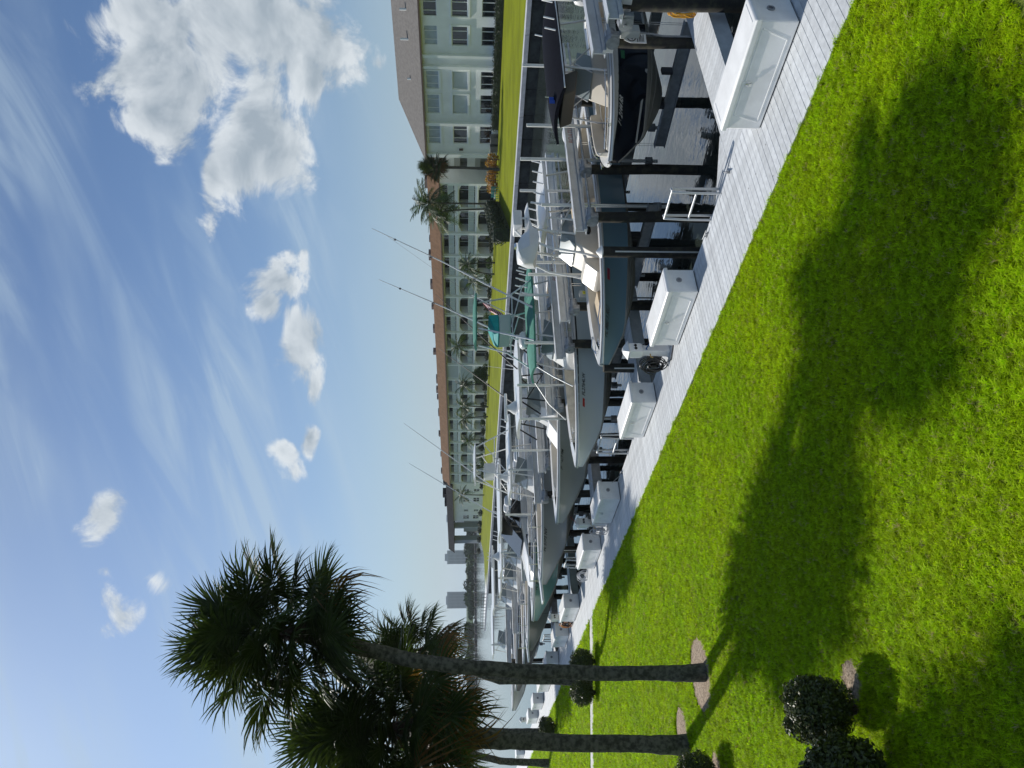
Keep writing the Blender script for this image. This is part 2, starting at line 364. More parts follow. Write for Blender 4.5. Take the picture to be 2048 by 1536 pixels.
def finger(y0, y1, xe, label):
    t_ = thing('finger_pier', label, 'pier', (11.5, y0, 0), 0, 'finger piers between the lifts'); w = y1-y0
    pm = MB().box(.003, PW-.0055, -.02, w+.02, -.03, 0).mesh('plank', bevel=.002, seg=1)
    for i in range(int((xe-11.5)/PW)): link('plank', pm, deckm, t_, (i*PW, 0, rng.uniform(-.001, .001)))
    obj('side_beam', MB().box(0, xe-11.5, -.0, .06, -.36, -.032), fascm, t_); obj('side_beam', MB().box(0, xe-11.5, w-.06, w, -.36, -.032), fascm, t_)
    for sgn, yy in ((-1, 0), (1, w)):     # triangular corner boards where it meets the dock
        mb = MB()
        for k in range(6):
            a, c_ = k*PW+.003, (k+1)*PW-.004; y_a = 1.0-a; y_c = 1.0-c_
            mb.add([(a, yy+sgn*.03, -.03), (c_, yy+sgn*.03, -.03), (c_, yy+sgn*y_c, -.03), (a, yy+sgn*y_a, -.03), (a, yy+sgn*.03, -.001), (c_, yy+sgn*.03, -.001), (c_, yy+sgn*y_c, -.001), (a, yy+sgn*y_a, -.001)],
                   [(4, 5, 6, 7), (3, 2, 1, 0), (0, 1, 5, 4), (1, 2, 6, 5), (2, 3, 7, 6), (3, 0, 4, 7)])
        obj('corner_boards', mb, deckm, t_)
    obj('support_pile', MB().tube([(xe-12.2, w/2, -2.5), (xe-12.2, w/2, -.05)], .14, 10), pilem, t_, smooth=40)
finger(8.55, 9.45, 17.6, 'grey planked finger pier running out behind the largest dock box')
finger(18.05, 18.9, 17.6, 'grey planked finger pier beside the power pedestal with black hose')
finger(26.9, 27.7, 17.6, 'finger pier behind the dock box below the dark grey boat bow')
finger(35.4, 36.2, 17.6, 'finger pier beside the box with the orange cord')
finger(44.0, 44.8, 17.6, 'far finger pier beyond the nearest palm trunk')

# ------------------------------------------------------------------ far buildings
def facade(mb, rects, y0, y1, z0, z1, x, depth):
    ys = sorted({y0, y1, *[v for q in rects for v in q[:2]]}); zs = sorted({z0, z1, *[v for q in rects for v in q[2:]]})
    for i in range(len(ys)-1):
        for j in range(len(zs)-1):
            cy, cz = (ys[i]+ys[i+1])/2, (zs[j]+zs[j+1])/2
            if not any(q[0] < cy < q[1] and q[2] < cz < q[3] for q in rects):
                mb.poly([(x, ys[i], zs[j]), (x, ys[i], zs[j+1]), (x, ys[i+1], zs[j+1]), (x, ys[i+1], zs[j])])
    for (a, b_, c_, d_) in rects:
        for p, q in (((a, c_), (b_, c_)), ((b_, c_), (b_, d_)), ((b_, d_), (a, d_)), ((a, d_), (a, c_))):
            mb.poly([(x, *p), (x, *q), (x+depth, *q), (x+depth, *p)])
mint = mat('mint stucco', (.82, .85, .84), .85, var=.05, vs=.4)
mintl = mat('pale mint trim', (.80, .84, .82), .8, var=.03, vs=.5)
wst = mat('white stucco', (.84, .85, .83), .85, var=.05, vs=.3)
glz = mat('dark window glass', (.015, .02, .024), .05, spec=.8)
blind = mat('pale closed blind', (.40, .46, .50), .6, var=.1, vs=1)
shut = mat('corrugated storm shutter', (.62, .68, .70), .5)
frw = mat('white window frame', (.75, .77, .76), .4)
roofg = mat('grey shingle roof', (.165, .155, .145), .95, spec=.1, var=.12, vs=2.5, bump=.5, bs=12)
roofd = mat('dark grey roof', (.022, .024, .028), .95, spec=.05, var=.2, vs=1)
roofb = mat('brown mansard shingle', (.15, .09, .055), .95, spec=.1, var=.14, vs=1.2, bump=.5, bs=8)
fasb = mat('brown fascia', (.10, .065, .05), .7)

bA = thing('apartment_building', 'mint three storey apartment building with grey hipped roof', 'building', (98, 0, 0))
ROWS = [(.9, 2.75), (4.65, 6.75), (8.75, 10.55)]
cols = [(36.6, 39.2), (41.4, 44.0), (46.2, 48.8), (50.4, 53.2), (54.2, 56.8), (58.2, 60.9), (64.9, 67.7), (68.7, 71.8), (73.9, 77.2)]
rects = [(a, c_, z0, z1) for a, c_ in cols for z0, z1 in ROWS]
mb = MB(); facade(mb, rects, 30, 79.6, -.3, 11.1, 0, .22)
mb.add([(0, 30, -.3), (14, 30, -.3), (14, 79.6, -.3), (0, 79.6, -.3), (0, 30, 11.1), (14, 30, 11.1), (14, 79.6, 11.1), (0, 79.6, 11.1)], [(0, 1, 5, 4), (1, 2, 6, 5), (2, 3, 7, 6)])
obj('wall', mb, mint, bA)
for (a, c_) in cols:
    for j, (z0, z1) in enumerate(ROWS):
        dark = j == 0 or (j == 1 and a < 62) or (j == 2 and a < 58) or (j == 1 and a > 73)
        sh = j == 1 and 64 < a < 72
        w_ = obj('window', MB().box(.19, .215, a+.01, c_-.01, z0+.01, z1-.01), shut if sh else (glz if dark else blind), bA)
        fm = MB(); L_ = c_-a
        if sh:
            for q in range(16): fm.box(.12, .188, a+L_*q/16+.02, a+L_*(q+.5)/16, z0+.02, z1-.02)
            obj('slat_sheet', fm, shut, w_)
        else:
            for q in (.27, .73): fm.box(.10, .188, a+L_*q-.045, a+L_*q+.045, z0, z1)
            fm.box(.11, .188, a, c_, z0, z0+.07).box(.11, .188, a, c_, z1-.07, z1)
            obj('frame', fm, frw, w_)
        if j > 0 and (j == 1 or a > 60): obj('surround', MB().box(-.12, -.002, a-.22, c_+.22, z0-.34, z0-.03).box(-.12, -.002, a-.22, a-.03, z0-.029, z1+.2).box(-.12, -.002, c_+.03, c_+.22, z0-.029, z1+.2).box(-.12, -.002, a-.029, c_+.029, z1+.03, z1+.2), mintl, bA)
for ya, yb in ((62.2, 62.6), (63.9, 64.3), (73.3, 73.75), (79.0, 79.6), (49.3, 49.7), (45.0, 45.4)): obj('pilaster', MB().box(-.5, -.003, ya, yb, -.3, 11.08), mintl, bA)
mb = MB(); ev = 11.12; rz = 15.3
E_ = [(-.75, 29.4), (14.7, 29.4), (14.7, 80.3), (-.75, 80.3)]
mb.add([(x, y, ev) for x, y in E_] + [(6.9, 37, rz), (6.9, 74.5, rz)], [(3, 0, 4, 5), (0, 1, 4), (1, 2, 5, 4), (2, 3, 5), (3, 2, 1, 0)])
rf = obj('roof', mb, roofg, bA)
obj('fascia', MB().box(-.8, -.752, 29.3, 80.4, 10.9, 11.16).box(-.75, 14.7, 80.31, 80.36, 10.9, 11.16), fasb, rf)
for yy, zz in ((57.5, 13.4), (61.8, 13.6), (68, 13.0)): obj('vent_pipe', MB().tube([(2.6, yy, 12.6), (2.6, yy, zz+.4)], .16, 8), frw, rf, smooth=40)
obj('wall_light', MB().box(-.16, -.003, 78.2, 78.5, 5.3, 5.9), fasb, bA)
for yy in (74.6, 76.2): obj('air_conditioner', MB().box(-1.9, -1.0, yy, yy+1.2, -.02, 1.2), mat('dark ac casing', (.05, .06, .07), .5), bA, bevel=.05)

# long block with balconies
bB = thing('apartment_building', 'long white three storey block with balconies and brown mansard roof', 'building', (97, 0, 0))
by = [84.3+5.52*i for i in range(20)]
FL = [(.25, 2.75), (3.35, 6.0), (6.75, 8.75)]
rects = []; meta = []
r3 = random.Random(12)
for i in range(19):
    if i in (9,): continue
    for j, (z0, z1) in enumerate(FL):
        rects.append((by[i]+.38, by[i+1]-.38, z0, z1)); meta.append((i, j))
mb = MB(); facade(mb, rects, by[0], by[-1], -.3, 9.2, 0, 1.9)
mb.add([(0, by[0], -.3), (13, by[0], -.3), (13, by[0], 9.2), (0, by[0], 9.2)], [(0, 1, 2, 3)]).add([(0, by[-1], -.3), (13, by[-1], -.3), (13, by[-1], 9.2), (0, by[-1], 9.2)], [(3, 2, 1, 0)])
mb.poly([(1.9, by[0], -.3), (1.9, by[0], 9.2), (1.9, by[-1], 9.2), (1.9, by[-1], -.3)])
obj('wall', mb, wst, bB)
beige = mat('beige recess panel', (.22, .21, .19), .8); railm = mat('frosted railing panel', (.50, .57, .58), .5)
for (a, c_, z0, z1), (i, j) in zip(rects, meta):
    L_ = c_-a; f_ = r3.choice((.60, .75, 1.0, 1.0)); left = r3.random() < .5; k = r3.random()*.95
    g0, g1 = (a+.05, a+.05+(L_-.1)*f_) if left else (c_-.05-(L_-.1)*f_, c_-.05)
    d_ = obj('balcony_door', MB().box(1.80, 1.88, g0, g1, z0+.02, z1-.1), glz if k < .82 else blind, bB)
    obj('frame', MB().box(1.72, 1.795, (g0+g1)/2-.05, (g0+g1)/2+.05, z0+.02, z1-.1).box(1.72, 1.795, g0, g0+.08, z0+.02, z1-.1).box(1.72, 1.795, g1-.08, g1, z0+.02, z1-.1), frw, d_)
    if f_ < .99:
        h0, h1 = (g1+.02, c_-.02) if left else (a+.02, g0-.02)
        obj('side_panel', MB().box(1.83, 1.885, h0, h1, z0+.02, z1-.1), beige, bB)
    if j > 0:
        rl = obj('railing', MB().box(.05, .09, a+.02, c_-.02, z0+.12, z0+1.0), railm, bB)
        rm = MB().box(.02, .12, a+.01, c_-.01, z0+1.003, z0+1.09)
        for q in range(5): rm.box(.0, .047, a+.05+(L_-.15)*q/4, a+.10+(L_-.15)*q/4, z0+.02, z0+1.0)
        obj('rail_bar', rm, frw, rl)
    if j < 2:                              # cut corners at the head of the opening
        for s_, yy in ((1, a), (-1, c_)):
            mb = MB(); pr = [(yy+s_*.002, z1-.42), (yy+s_*.95, z1-.002), (yy+s_*.002, z1-.002)]
            mb.add([(.002, *p) for p in pr] + [(.5, *p) for p in pr], [(0, 1, 2), (5, 4, 3), (0, 3, 4, 1), (1, 4, 5, 2)]); obj('corner_brace', mb, wst, bB)
pilm = MB().box(-.28, -.003, -.2, .2, -.3, 9.15).mesh('pilaster')
for y_ in by: link('pilaster', pilm, mintl, bB, (0, y_, 0))
slb = MB().box(-.1, -.004, by[0]+.21, by[-1]-.21, 6.1, 6.35).box(-.1, -.004, by[0]+.21, by[-1]-.21, 2.85, 3.1)
obj('floor_band', slb, mintl, bB)
gm = MB()
for j in range(3):
    for q in range(12): gm.box(-.08, -.004, by[9]+.5+q*.38, by[9]+.68+q*.38, .4+j*3.05, 2.9+j*3.05)
obj('screen_wall', gm, railm, bB)
mb = MB(); e0, e1 = by[0]-.6, by[-1]+.4
mb.add([(-.85, e0, 9.1), (-.85, e1, 9.1), (1.3, e1, 11.15), (1.3, e0, 11.15), (12.5, e0, 11.15), (12.5, e1, 11.15), (13.5, e0, 9.1), (13.5, e1, 9.1)], [(0, 1, 2, 3)[::-1], (3, 2, 5, 4)[::-1], (0, 3, 4, 6), (1, 7, 5, 2), (0, 6, 7, 1)])
rf = obj('roof', mb, roofb, bB)
obj('fascia', MB().box(-.92, -.853, e0, e1, 8.95, 9.2), fasb, rf)
for q in range(17):
    yy = 88+q*6.1+r3.uniform(-2.8, 2.8); xx = r3.uniform(2, 6); obj('roof_unit', MB().box(xx, xx+1.2, yy, yy+r3.uniform(.6, 2.2), 11.152, 11.35+r3.uniform(.0, .5)), mat('roof unit', (.2, .15, .13), .7), rf)
# link between the two blocks
bL = thing('stair_link', 'pale open walkway link between the mint building and the long white block', 'building', (100.5, 0, 0))
mb = MB(); facade(mb, [(79.9, 81.7, z0, z0+2.2) for z0 in (.3, 3.6, 7.0)] + [(82.1, 84.1, z0, z0+2.2) for z0 in (.3, 3.6, 7.0)], 79.61, 84.29, -.3, 9.9, 0, 1.5)
mb.poly([(1.5, 79.61, -.3), (1.5, 79.61, 9.9), (1.5, 84.29, 9.9), (1.5, 84.29, -.3)]).poly([(0, 79.61, 9.9), (0, 84.29, 9.9), (6, 84.29, 9.9), (6, 79.61, 9.9)])
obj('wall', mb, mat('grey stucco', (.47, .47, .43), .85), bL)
for z0 in (3.6, 7.0): obj('railing', MB().box(-.06, -.003, 79.7, 84.2, z0-.25, z0+1.05), wst, bL)
# end wing
bC = thing('apartment_wing', 'white end wing with dark grey roof and an open porch at its tip', 'building', (97, 0, 0))
y0, y1 = by[-1]+.02, 214
wr = [(193, 194.6, z, z+1.5) for z in (1.0, 3.9, 6.6)] + [(198.5, 201, z, z+1.6) for z in (1.0, 3.9)] + [(206.2, 207.4, z, z+1.2) for z in (1.2, 4.1)] + [(210.2, 212.6, z, z+1.6) for z in (1.0, 3.9)]
mb = MB(); facade(mb, wr, y0, y1, -.3, 8.4, 0, .2)
mb.poly([(0, y1, -.3), (0, y1, 8.4), (14, y1, 8.4), (14, y1, -.3)])
obj('wall', mb, wst, bC)
for q in wr:
    w_ = obj('window', MB().box(.17, .195, q[0]+.01, q[1]-.01, q[2]+.01, q[3]-.01), glz, bC); L_ = q[1]-q[0]
    obj('frame', MB().box(.09, .168, q[0]+L_/2-.07, q[0]+L_/2+.07, q[2], q[3]).box(.09, .168, q[0], q[1], (q[2]+q[3])/2-.06, (q[2]+q[3])/2+.06), frw, w_)
mb = MB(); mb.add([(-1.2, y0, 8.35), (-1.2, 236, 8.35), (.2, 236, 10.25), (.2, y0, 10.25), (14, y0, 10.25), (14, 236, 10.25), (15, 236, 8.35), (15, y0, 8.35)], [(3, 2, 1, 0), (4, 5, 2, 3), (1, 2, 5, 6), (0, 1, 6, 7), (0, 7, 4, 3)])
obj('roof', mb, roofd, bC)
for yy, w_ in ((229, 2.6), (219, 1.0)): obj('column', MB().box(.2, 1.8, yy, yy+w_, -.3, 8.34), mat('grey column', (.36, .38, .38), .8), bC)
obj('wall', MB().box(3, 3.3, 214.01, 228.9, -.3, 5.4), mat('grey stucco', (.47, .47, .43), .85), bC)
for yy, zz in ((196, .9), (204, 1.2), (210, .8)): obj('roof_unit', MB().box(4, 6, yy, yy+2.4, 10.253, 10.3+zz), roofd, bC)

# small pier with railing at the tip of the far lawn
tp = thing('fishing_pier', 'small dark railed pier at the tip of the far lawn', 'pier', (64, 176, 0))
obj('platform', MB().box(-3.6, 1.5, -2, 26, -.35, .05), fascm, tp)
rm = MB()
for q in range(12): rm.box(-3.4, -3.3, -1.8+q*2.4, -1.7+q*2.4, .05, 1.1)
obj('railing', rm.box(-3.42, -3.28, -1.9, 25.6, 1.103, 1.18).box(-3.38, -3.32, -1.9, 25.6, .55, .6), mat('dark rail', (.06, .05, .05), .6), tp)

# ------------------------------------------------------------------ boats
class Hull:
    def __init__(s, L, B, zb, zs, zk, flare=1.0, fine=2.3, ch=.34):
        s.ch = ch; s.L, s.B, s.zb, s.zs, s.zk, s.fl, s.fine = L, B, zb, zs, zk, flare, fine
    def hb(s, t):
        q = max(0, (t-.40)/.60); return max(.035, s.B/2*(.92+.08*min(1, t/.3))*max(0, 1-q**s.fine)**.8)
    def sheer(s, t): return s.zs + (s.zb-s.zs)*t**1.9
    def keel(s, t):
        q = max(0, (t-.60)/.40); return s.zk + (s.zb-.22-s.zk)*q**1.75
    def chine(s, t):
        zk = s.keel(t); zl = s.zk + s.ch + .42*t**2.6
        k = max(0., min(1., (zl-zk)/(zl-s.zk))); hc = s.hb(t)*(.93-.05*t)*k**.75
        return (max(.012, hc), max(zl, zk+.012))
    def top(s, t, v, side=1, off=0.):
        hc, zc = s.chine(t); h, z1 = s.hb(t), s.sheer(t)
        y = hc + (h-hc)*v**(1+s.fl*t); return Vector((t*s.L, side*(y+off), zc+(z1-zc)*v))
    def y_at(s, t, z):
        hc, zc = s.chine(t); zk, z1 = s.keel(t), s.sheer(t)
        if z >= zc: return hc+(s.hb(t)-hc)*min(1, (z-zc)/max(.01, z1-zc))**(1+s.fl*t)
        return hc*max(0, (z-zk)/max(.01, zc-zk))
    def ts(s, n=30): return [1-(1-i/n)**1.5 for i in range(n+1)]

def boat(name, label, bow, L, B, zs, zk, hullm, bottom=None, trim=None, flare=1.0, fine=2.3, floor=.8, deckmat=None, rub=None, stripe=None, group='boats on the lifts', ch=.34):
    bx_, yc, zb = bow
    t_ = thing(name, label, 'boat', (bx_+L, yc, 0), math.pi, group)
    H = Hull(L, B, zb, zs, zk, flare, fine, ch); ts = H.ts(); trim = trim or white; deckmat = deckmat or cream
    N = len(ts)
    def both(fn, rows, nm, m_, parent=t_):
        mb = MB()
        for sd in (1, -1):
            vs = [fn(t, v, sd) for t in ts for v in rows]; n = len(rows)
            fs = [(i*n+k, i*n+k+1, (i+1)*n+k+1, (i+1)*n+k) for i in range(N-1) for k in range(n-1)]
            mb.add(vs, fs if sd > 0 else [q[::-1] for q in fs])
        return mb
    rows = [i/7 for i in range(8)]
    mb = both(lambda t, v, sd: H.top(t, v, sd), rows, 'hull', hullm)
    h0, z0 = H.chine(0); hs = H.hb(0); zt = H.sheer(0)
    mb.add([(0, -hs, zt), (0, hs, zt), (0, h0, z0), (0, 0, H.keel(0)), (0, -h0, z0)], [(0, 1, 2, 3, 4)])
    hull = obj('hull', mb, hullm, t_, smooth=35)
    def bot(t, v, sd):
        hc, zc = H.chine(t); zk_ = H.keel(t); return Vector((t*L, sd*hc*v, zk_ + (zc-.035-zk_)*v)) if v < .999 else Vector((t*L, sd*hc, zc))
    obj('hull_bottom', both(bot, [0, .35, .7, .93, 1.0], '', None), bottom or btm, t_, smooth=25)
    for vv in (.48, .80):
        for sd in (1, -1): obj('strake', MB().tube([bot(t, vv, sd)+Vector((0, 0, -.006)) for t in ts if t < .93], .016, 4), bottom or btm, hull)
    for m_, va, vb in (stripe or ()):
        for sd in (1, -1): obj('sheer_band', MB().loft([[H.top(t, v, sd, .004) for v in (va, vb)] for t in ts], closed=False, cap=False), m_, hull, smooth=40)
    # gunwale cap, coaming, sole
    gw = .24
    def cap(t, v, sd):
        h = H.hb(t); z = H.sheer(t); inn = max(0, h-gw-.25*max(0, t-.86)/.14)
        y = (h+.02)*(1-v)+inn*v; return Vector((t*L, sd*y, z+.035*math.sin(math.pi*min(1, v*1.6+.08))))
    obj('gunwale', both(cap, [0, .12, .35, .7, 1.0], '', None), trim, t_, smooth=50)
    tf = [t for t in ts if t <= .90]
    fz = lambda t: min(H.sheer(t)-.2, max(floor + max(0, t-.62)*1.0, H.keel(t)+.12))
    mb = MB()
    for sd in (1, -1):
        vs = []
        for t in tf:
            inn = max(.02, H.hb(t)-gw-.25*max(0, t-.86)/.14); z = H.sheer(t)
            yf = max(.0, min(inn-.03, H.y_at(t, fz(t))-.06)); ym = max(.0, min(inn-.01, H.y_at(t, (z+fz(t))/2)-.05)); vs += [(t*L, sd*inn, z), (t*L, sd*ym, (z+fz(t))/2), (t*L, sd*yf, fz(t)), (t*L, 0, fz(t))]
        fs = [(i*4+k, i*4+k+1, (i+1)*4+k+1, (i+1)*4+k) for i in range(len(tf)-1) for k in range(3)]
        mb.add(vs, fs if sd < 0 else [q[::-1] for q in fs])
    te = tf[-1]; e = te*L; inn = max(.02, H.hb(te)-gw-.25*max(0, te-.86)/.14); yf = max(.0, min(inn-.03, H.y_at(te, fz(te))-.06))
    mb.add([(e, -inn, H.sheer(te)), (e, inn, H.sheer(te)), (e, yf, fz(te)), (e, -yf, fz(te))], [(0, 1, 2, 3)])
    tr = H.hb(0)-gw
    mb.add([(.02, -tr, H.sheer(0)), (.02, tr, H.sheer(0)), (.02, tr, floor), (.02, -tr, floor)], [(3, 2, 1, 0)])
    obj('cockpit', mb, deckmat, t_, smooth=30)
    obj('transom_cap', MB().box(-.02, .30, -hs, hs, zt-.02, zt+.034), trim, t_, bevel=.015)
    for sd in (1, -1):
        obj('rub_rail', MB().tube([Vector((t*L, sd*(H.hb(t)+.012), H.sheer(t)-.045)) for t in ts], .032, 6), rub or trim, t_, smooth=60)
    t_['_'] = 0; del t_['_']
    return t_, H

def on_hull_text(t_, H, txt, x0, v0, h, m_, side=1, slant=.0, name='registration_number'):
    """flat lettering laid on the topsides; reads from bow to stern on the side that faces the dock walkway"""
    cu = bpy.data.curves.new(name, 'FONT'); cu.body = txt; cu.size = h*1.35; cu.resolution_u = 2; cu.shear = slant; cu.offset = h*.035
    to = bpy.data.objects.new(name, cu); me = bpy.data.meshes.new_from_object(to); bpy.data.objects.remove(to)
    for v in me.vertices:
        x = x0 - v.co.x; tt = x/H.L; hc, zc = H.chine(tt); zz = H.sheer(tt)-zc
        p = H.top(tt, v0 + v.co.y/zz, side, .006); v.co = p
    return link(name, me, m_, t_)
def hull_patch(t_, H, xa, xb, va, vb, m_, side=1, name='decal', off=.005):
    return obj(name, MB().loft([[H.top(x/H.L, v, side, off) for v in (va, vb)] for x in np.linspace(xa, xb, 5)], closed=False, cap=False), m_, t_)

def canopy(t_, x0, x1, w, z, th, m_, crown=.10, name='canopy', nose=1.0):
    """thin crowned top with rounded plan"""
    rings = []; nx = 12; ny = 9
    top, bt = [], []
    for i in range(nx+1):
        s_ = i/nx; x = x0+(x1-x0)*s_; e = 1-abs(2*s_-1)**4
        hw = w/2*(.82+.18*e)*(1-(1-nose)*max(0, s_-.6)/.4)
        ring = []
        for k in range(ny+1):
            v = -1+2*k/ny; ring.append((x, v*hw, z+th/2+crown*(1-v*v)*(.55+.45*e)))
        for k in range(ny, -1, -1):
            v = -1+2*k/ny; ring.append((x, v*hw*.985, z-th/2+crown*.85*(1-v*v)*(.55+.45*e)))
        rings.append(ring)
    return obj(name, MB().loft(rings), m_, t_, smooth=40)
def rods(t_, pts, m_, r=.022, L_=.28, lean=-.35):
    me = MB().tube([(0, 0, 0), (lean*L_, 0, L_)], r, 6).mesh('rod_holder', smooth=50)
    for p in pts: link('rod_holder', me, m_, t_, p)
def pipe(t_, pts, r, m_, name='frame_pipe', n=6): return obj(name, MB().tube(pts, r, n), m_, t_, smooth=60)
def ttop(t_, xa, xb, w, zf, zt, m_, spread=.25, bars=True):
    for sd in (1, -1):
        y = sd*w/2
        for x_, lx in ((xa, -.25), (xb, .25)): pipe(t_, [(x_+lx, y*1.05, zf), (x_+lx*.8, y*1.02, zf+(zt-zf)*.45), (x_, y*.93, zt-.12), (x_, y*.90, zt)], .028, m_)
        pipe(t_, [(xa-.1, y, zf+.75), (xb+.12, y, zf+.80)], .02, m_); pipe(t_, [(xa-.35, y*.92, zt-.02), (xb+.35, y*.92, zt-.02)], .022, m_)
        pipe(t_, [(xa-.2, y*1.04, zf+.25), (xb, y*.95, zt-.25)], .018, m_)
    for x_ in (xa, xb, (xa+xb)/2): pipe(t_, [(x_, -w*.46, zt-.03), (x_, w*.46, zt-.03)], .02, m_)
def console(t_, xa, xb, w, z0, z1, m_, glass=None, gz=.45):
    d = xb-xa
    c_ = obj('console', MB().prism([(xa, z0), (xb, z0), (xb-.06*d, z0+(z1-z0)*.55), (xb-.30*d, z1), (xa+.12*d, z1), (xa, z1-.12)], -w/2, w/2), m_, t_, smooth=30, bevel=.035)
    if glass:
        obj('windshield', MB().prism([(xb-.30*d, z1+.003), (xb-.27*d, z1+.003), (xb-.50*d, z1+gz), (xb-.53*d, z1+gz)], -w/2+.03, w/2-.03), glass, t_)
        for sd in (1, -1): obj('side_screen', MB().add([(xb-.30*d, sd*w*.47, z1+.003), (xa+.15*d, sd*w*.47, z1+.003), (xa+.05*d, sd*w*.47, z1+gz*.8), (xb-.53*d, sd*w*.47, z1+gz)], [(0, 1, 2, 3)]), glass, t_)
    obj('steering_wheel', MB().tube([(xa-.02+.05*math.sin(a), .17*math.cos(a), z1-.18+.17*math.sin(a)) for a in np.linspace(0, 6.2832, 17)], .014, 5), steel, t_, smooth=60)
    return c_
def outboard(t_, y, z, m_, s_=1.0):
    e = thing('outboard_engine', '', '', (0, 0, 0)); del e['label'], e['category']; e.parent = t_; e.location = (-.28, y, z)
    def ring(x0, x1, hw, zz): return [(x0, -hw*.7, zz), (x0-.02, 0, zz), (x0, hw*.7, zz), ((x0+x1)/2, hw, zz), (x1, hw*.6, zz), (x1+.03, 0, zz), (x1, -hw*.6, zz), ((x0+x1)/2, -hw, zz)]
    obj('cowling', MB().loft([ring(-.42*s_, .12*s_, .17*s_, .0), ring(-.52*s_, .18*s_, .23*s_, .10*s_), ring(-.54*s_, .18*s_, .24*s_, .42*s_), ring(-.46*s_, .14*s_, .20*s_, .58*s_), ring(-.30*s_, .02*s_, .10*s_, .64*s_)]), m_, e, smooth=50)
    obj('midsection', MB().loft([ring(-.34*s_, .0, .10*s_, .0), ring(-.30*s_, -.06, .07*s_, -.6*s_), ring(-.40*s_, -.10, .05*s_, -.95*s_)]), m_, e, smooth=50)
    obj('propeller', MB().ring((-.52*s_, 0, -.85*s_), .05, .15*s_, 'x', 12, .04), steel, e)
    obj('bracket', MB().box(-.06, .27, -.13, .13, -.25, .08), galv, e, bevel=.02)
def cleat_on(t_, p, m_=steel):
    obj('cleat', MB().tube([(p[0]-.11, p[1], p[2]+.06), (p[0]+.11, p[1], p[2]+.06)], .012, 6).tube([(p[0]-.03, p[1], p[2]), (p[0]-.03, p[1], p[2]+.06)], .012, 6).tube([(p[0]+.03, p[1], p[2]), (p[0]+.03, p[1], p[2]+.06)], .012, 6), m_, t_, smooth=60)
def bow_rail(t_, H, t0, t1, h, m_, r=.016):
    ts = np.linspace(t0, t1, 9)
    for sd in (1, -1):
        pts = [Vector((t*H.L, sd*max(.05, H.hb(t)-.10), H.sheer(t)+h*min(1, (t-t0)*9+.05))) for t in ts]
        pipe(t_, pts, r, m_, 'bow_rail')
        for p in pts[2::2]: pipe(t_, [p, p-Vector((0, 0, h*.97))], r*.85, m_, 'stanchion')
def radar(t_, x, z, kind, y=0):
    if kind == 'dome': obj('radar_dome', MB().loft([[(x+r_*math.cos(a), y+r_*math.sin(a), z+dz_) for a in np.linspace(0, 2*math.pi, 16, endpoint=False)] for r_, dz_ in ((.22, 0), (.30, .04), (.31, .14), (.24, .22), (.08, .25))]), white, t_, smooth=50)
    else:
        obj('radar_pedestal', MB().loft([[(x+r_*math.cos(a), y+r_*math.sin(a), z+dz_) for a in np.linspace(0, 2*math.pi, 12, endpoint=False)] for r_, dz_ in ((.26, 0), (.24, .1), (.13, .24), (.10, .33))]), white, t_, smooth=50)
        obj('radar_array', MB().box(x-.62, x+.62, y-.06, y+.06, z+.332, z+.44), white, t_, bevel=.03)
def antenna(t_, p, q, r=.012): pipe(t_, [p, q], [r, r*.4], tubew, 'antenna', 5)

# 1 navy centre console -------------------------------------------------
navyh = mat('navy hull', (.006, .008, .013), .12, coat=.5)
rowY = dict(A0=8.3, A=9.75, B=13.85, C=17.6, C2=19.05, D=22.3, E=26.1, E2=28.2, F=32.0, G=35.0, G2=36.7, H=40.3, I=43.6, I2=45.4, J=49.2, K=53)
bt, H = boat('navy_boat', 'navy hulled centre console boat with cream cockpit under a black canvas top', (14.45, 11.85, 1.62), 7.6, 2.5, 1.38, -.08, navyh, bottom=mat('taupe bottom paint', (.30, .28, .24), .6, var=.1, vs=2), floor=.72, flare=.7, fine=3.4, ch=.48, stripe=((white, .80, 1.0),))
X = lambda x: 14.45+7.6-x         # world X to local x
hull_patch(bt, H, .3, 6.9, .0, .06, mat('grey boot stripe', (.36, .35, .32), .5), name='boot_stripe')
on_hull_text(bt, H, 'FL 2144 RR', X(15.30), .66, .10, white, slant=.35); hull_patch(bt, H, X(16.95), X(17.2), .62, .72, mat('green decal', (.03, .16, .07), .5))
console(bt, X(18.3), X(17.0), .85, .62, 1.78, cream, mat('clear acrylic', (.25, .30, .32), .08, spec=.6), .42)
obj('windshield_frame', MB().tube([(X(17.35), -.42, 1.80), (X(17.75), -.40, 2.22), (X(17.75), .40, 2.22), (X(17.35), .42, 1.80)], .018, 6), alum, bt, smooth=60)
obj('console_seat', MB().box(X(17.0)+.003, X(16.45), -.36, .36, .62, 1.15), cream, bt, bevel=.06, smooth=30); obj('cushion', MB().box(X(16.98)+.01, X(16.5), -.34, .34, 1.152, 1.26), tan, bt, bevel=.05, smooth=30)
obj('leaning_post', MB().box(X(19.35), X(18.85), -.48, .48, .62, 1.35), cream, bt, bevel=.05, smooth=30); obj('cushion', MB().box(X(19.4), X(18.8), -.52, .52, 1.352, 1.50), tan, bt, bevel=.05, smooth=30)
mb = MB()
for sd in (1, -1):
    pts = [(t*7.6, sd*max(.03, min(H.hb(t)-.30, H.y_at(t, H.sheer(t)-.34)-.08)), H.sheer(t)-.22) for t in (.66, .72, .78, .84, .89)]; inn = [(t*7.6, sd*max(.02, min(H.hb(t)-.85, H.y_at(t, H.sheer(t)-.34)-.4)), H.sheer(t)-.22) for t in (.66, .72, .78, .84, .89)]
    mb.loft([[a, c_, (c_[0], c_[1], c_[2]-.1), (a[0], a[1], a[2]-.1)] for a, c_ in zip(pts, inn)])
obj('bow_cushion', mb, tan, bt, smooth=30)
